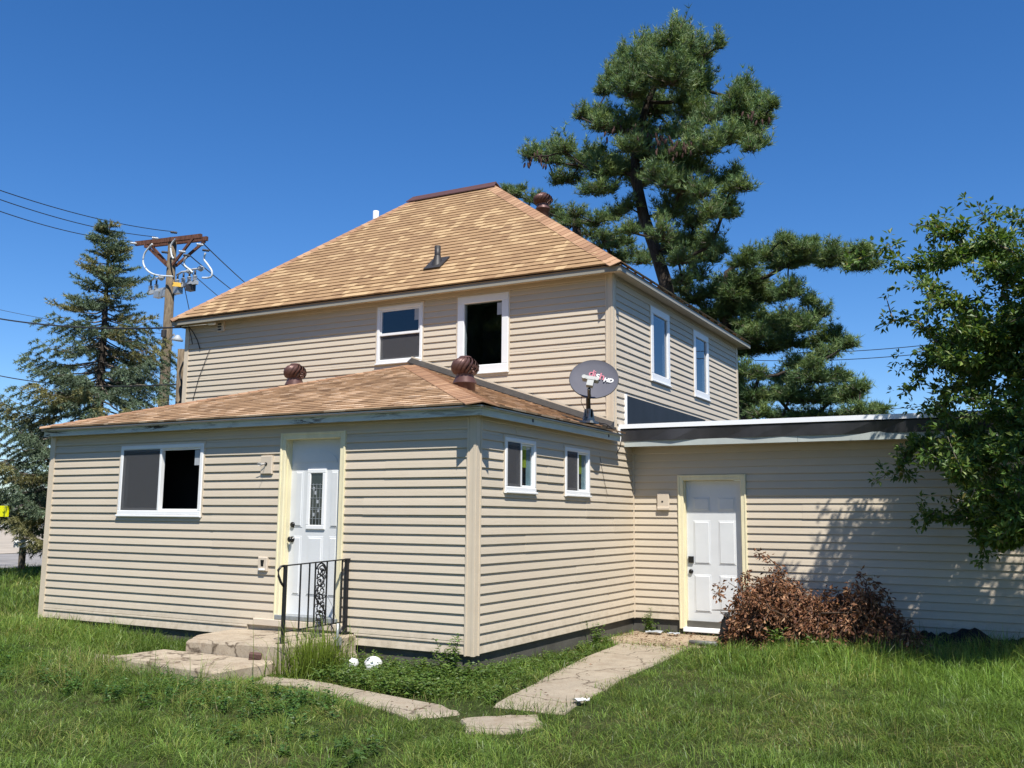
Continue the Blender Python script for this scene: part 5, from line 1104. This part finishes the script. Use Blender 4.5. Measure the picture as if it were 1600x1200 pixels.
def gcol(x, y, rg):
    n = len(x); t = vnoise(x, y, .9, 3)*.6+vnoise(x, y, 2.6, 4)*.4; k = rg.random(n)+(t-.5)*.9
    i = np.digitize(k, [.30, .55, .86, 1.08]); c = PALG[i]*rg.uniform(.55, 1.5, (n, 1)); dry = sstep(.62, .85, vnoise(x, y, .75, 8))*(y < -2.6)
    c = c*(.62+.62*(.6*vnoise(x, y, .55, 31)+.4*vnoise(x, y, 1.5, 32)))[:, None]
    return c*(1-.45*dry[:, None])+np.array((.15, .14, .05))*.45*dry[:, None]
bl = []
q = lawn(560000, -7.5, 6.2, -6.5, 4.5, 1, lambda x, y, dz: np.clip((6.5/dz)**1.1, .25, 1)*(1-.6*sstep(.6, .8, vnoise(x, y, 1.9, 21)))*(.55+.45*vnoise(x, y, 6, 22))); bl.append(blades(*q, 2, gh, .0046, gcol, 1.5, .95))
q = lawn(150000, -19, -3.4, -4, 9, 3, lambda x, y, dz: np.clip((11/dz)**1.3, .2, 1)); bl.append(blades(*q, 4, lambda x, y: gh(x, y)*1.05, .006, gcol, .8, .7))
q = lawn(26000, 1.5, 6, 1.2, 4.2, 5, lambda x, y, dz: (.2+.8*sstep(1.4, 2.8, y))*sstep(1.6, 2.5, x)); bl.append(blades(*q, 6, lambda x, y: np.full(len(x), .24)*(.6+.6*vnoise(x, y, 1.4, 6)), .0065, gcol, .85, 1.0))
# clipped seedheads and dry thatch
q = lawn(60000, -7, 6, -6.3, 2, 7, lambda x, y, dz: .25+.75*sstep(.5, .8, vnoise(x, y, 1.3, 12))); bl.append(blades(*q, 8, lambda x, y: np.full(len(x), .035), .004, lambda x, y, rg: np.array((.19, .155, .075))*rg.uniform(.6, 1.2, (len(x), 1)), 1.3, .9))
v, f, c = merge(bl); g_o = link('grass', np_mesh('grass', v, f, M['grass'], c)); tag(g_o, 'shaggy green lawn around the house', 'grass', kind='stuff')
# tall tuft beside the porch
rgx = np.random.default_rng(5); n = 900; tx = -1.42+rgx.normal(0, .13, n); ty = -.85+rgx.normal(0, .22, n); ok = ~blocked(tx, ty); tx, ty = tx[ok], ty[ok]
v, f, c = blades(tx, ty, np.full(len(tx), -.2), np.full(len(tx), 9.), 6, lambda x, y: np.full(len(x), .40), .008, lambda x, y, rg: np.array((.165, .23, .03))*rg.uniform(.65, 1.2, (len(x), 1)), .42, .6)
tag(link('grass_tuft', np_mesh('grass_tuft', v, f, M['grass'], c)), 'tall yellow-green grass tuft against the broken porch side', 'grass')
# leafy weeds
def weeds(name, pts, label, h, ls, seed, pal, kind=None, cat='weeds', stems=5):
    rg = np.random.default_rng(seed); bs, ds, up, L = [], [], [], []; st = MB()
    for (x, y) in pts:
        z0 = float(gz(x, y)); hh_ = h*rg.uniform(.5, 1.25)
        for k in range(stems):
            a = rg.uniform(0, 6.28); tilt = rg.uniform(.05, .6); tip = np.array((x+math.cos(a)*tilt*hh_, y+math.sin(a)*tilt*hh_, z0+hh_*rg.uniform(.6, 1.05))); b0 = np.array((x, y, z0))
            if hh_ > .3: st.tube([V(b0), V((b0+tip)/2+np.array((0, 0, .02))), V(tip)], [.004, .003, .002], 3)
            m = max(3, int(hh_/.028))
            for t in np.linspace(.25, 1, m):
                for sg in (0, 1):
                    az = rg.uniform(0, 6.28); bs.append(b0+(tip-b0)*t); ds.append((math.cos(az), math.sin(az), rg.uniform(-.15, .5))); up.append((rg.normal()*.3, rg.normal()*.3, 1)); L.append(ls*rg.uniform(.6, 1.3)*(1.15-.5*t))
    L = np.array(L); v, f = leaf_quads(np.array(bs), np.array(ds), np.array(up), L, L*.52, .3); n = len(L); col = np.array(pal)[rg.integers(0, len(pal), n)]*rg.uniform(.7, 1.25, (n, 1)); o = link(name, np_mesh(name, v, f, M['grass'], np.repeat(col, 4, 0)))
    tag(o, label, cat, kind=kind)
    if st.v: st.build('stems', M['twig'], o)['kind'] = 'stuff'
    return o
WP = [(.085, .155, .03), (.115, .19, .04), (.15, .205, .05), (.065, .12, .028)]
rw = np.random.default_rng(14)
def scatter(n, fn): return [fn() for _ in range(n)]
bed = [(x, y) for x, y in zip(rw.uniform(-1.45, .35, 900), rw.uniform(-1.5, -.03, 900)) if y > -1.15-.28*(x+1.4)+.06 and y < -.03 and not inpoly(np.array([x]), np.array([y]), WALK2, .01)[0]]
weeds('weed_bed', bed[:330], 'low leafy weed bed along the foundation between porch and corner', .15, .055, 3, WP, 'stuff', 'weeds', 4)
bed2 = [(x, y) for x, y in zip(rw.uniform(.05, 1.1, 900), rw.uniform(-1.25, 3.2, 900)) if x < np.interp(y, [-1.3, .8, 3.1], [.98, .60, .34]) and rw.random() < .95-.15*y]
weeds('weed_bed', bed2[:210], 'low leafy weed bed along the foundation beside the walk', .10, .045, 4, WP, 'stuff', 'weeds', 4)
front = [(x, y) for x, y in zip(rw.uniform(-5.5, .2, 500), rw.uniform(-2.9, -1.6, 500)) if not blocked(np.array([x]), np.array([y]))[0] and y < -1.95+.0*x]
weeds('weed_bed', front[:190], 'patchy leafy weeds in the lawn before the porch steps', .16, .05, 6, [(.07, .145, .03), (.09, .18, .042), (.06, .125, .034)], 'stuff', 'weeds', 3)
weeds('weed_bed', [(x, y) for x, y in zip(rw.uniform(-.6, 1.2, 30), rw.normal(-3.35, .22, 30))], 'dark broadleaf clump in the foreground lawn', .10, .05, 7, [(.055, .11, .026), (.075, .14, .03)], 'stuff', 'weeds', 4)
for (x, y, h, ls, lab, sd) in ((-.13, -.24, .34, .07, 'bushy leafy weed growing at the addition corner', 1), (-.38, -.3, .27, .06, 'second leafy weed just left of the addition corner', 2), (.30, 4.36, .34, .055, 'spindly weed against the foundation left of the wing door', 3), (.12, 2.9, .26, .06, 'small bright weed at the foundation near the inner corner', 4), (2.75, 3.05, .26, .09, 'pale broad-leaved weed before the brush pile', 5), (2.35, 3.12, .34, .09, 'broad-leaved weed growing through the brush pile edge', 6), (3.0, 2.95, .22, .1, 'low pale broadleaf plant right of the brush pile front', 8)):
    weeds('weed_plant', [(x, y)]*2, lab, h, ls, 20+sd, [(.12, .205, .04), (.15, .23, .055), (.10, .165, .04)], None, 'weed', 6)
# dead leaves and twigs strewn on the concrete
rl = np.random.default_rng(31); n = 1500; lx = rl.uniform(-2, 1.8, n); ly = np.where(rl.random(n) < .5, rl.uniform(2.8, 4.4, n), rl.uniform(-2.2, 2.8, n)); lx = np.where(ly > 2.8, rl.uniform(.05, 1.7, n), lx)
on = inpoly(lx, ly, WALK1, .02) | inpoly(lx, ly, PAD, .02) | inpoly(lx, ly, WALK3) | inpoly(lx, ly, WALK2)
on &= (ly > 2.6) | (rl.random(n) < .45); lx, ly = lx[on], ly[on]; n = len(lx); L = rl.uniform(.012, .05, n)
d = rl.normal(size=(n, 3))*np.array((1, 1, .12)); v, f = leaf_quads(np.stack([lx, ly, np.full(n, -.155)], 1), d, np.array((0, 0, 1))+rl.normal(size=(n, 3))*.3, L, L*rl.uniform(.15, .6, n), .4)
tag(link('leaf_litter', np_mesh('leaf_litter', v, f, M['dry'], np.repeat(np.array([(.10, .055, .03)])*rl.uniform(.5, 2.6, (n, 1)), 4, 0))), 'brown leaf litter scattered over the walk and pad', 'leaves', kind='stuff')
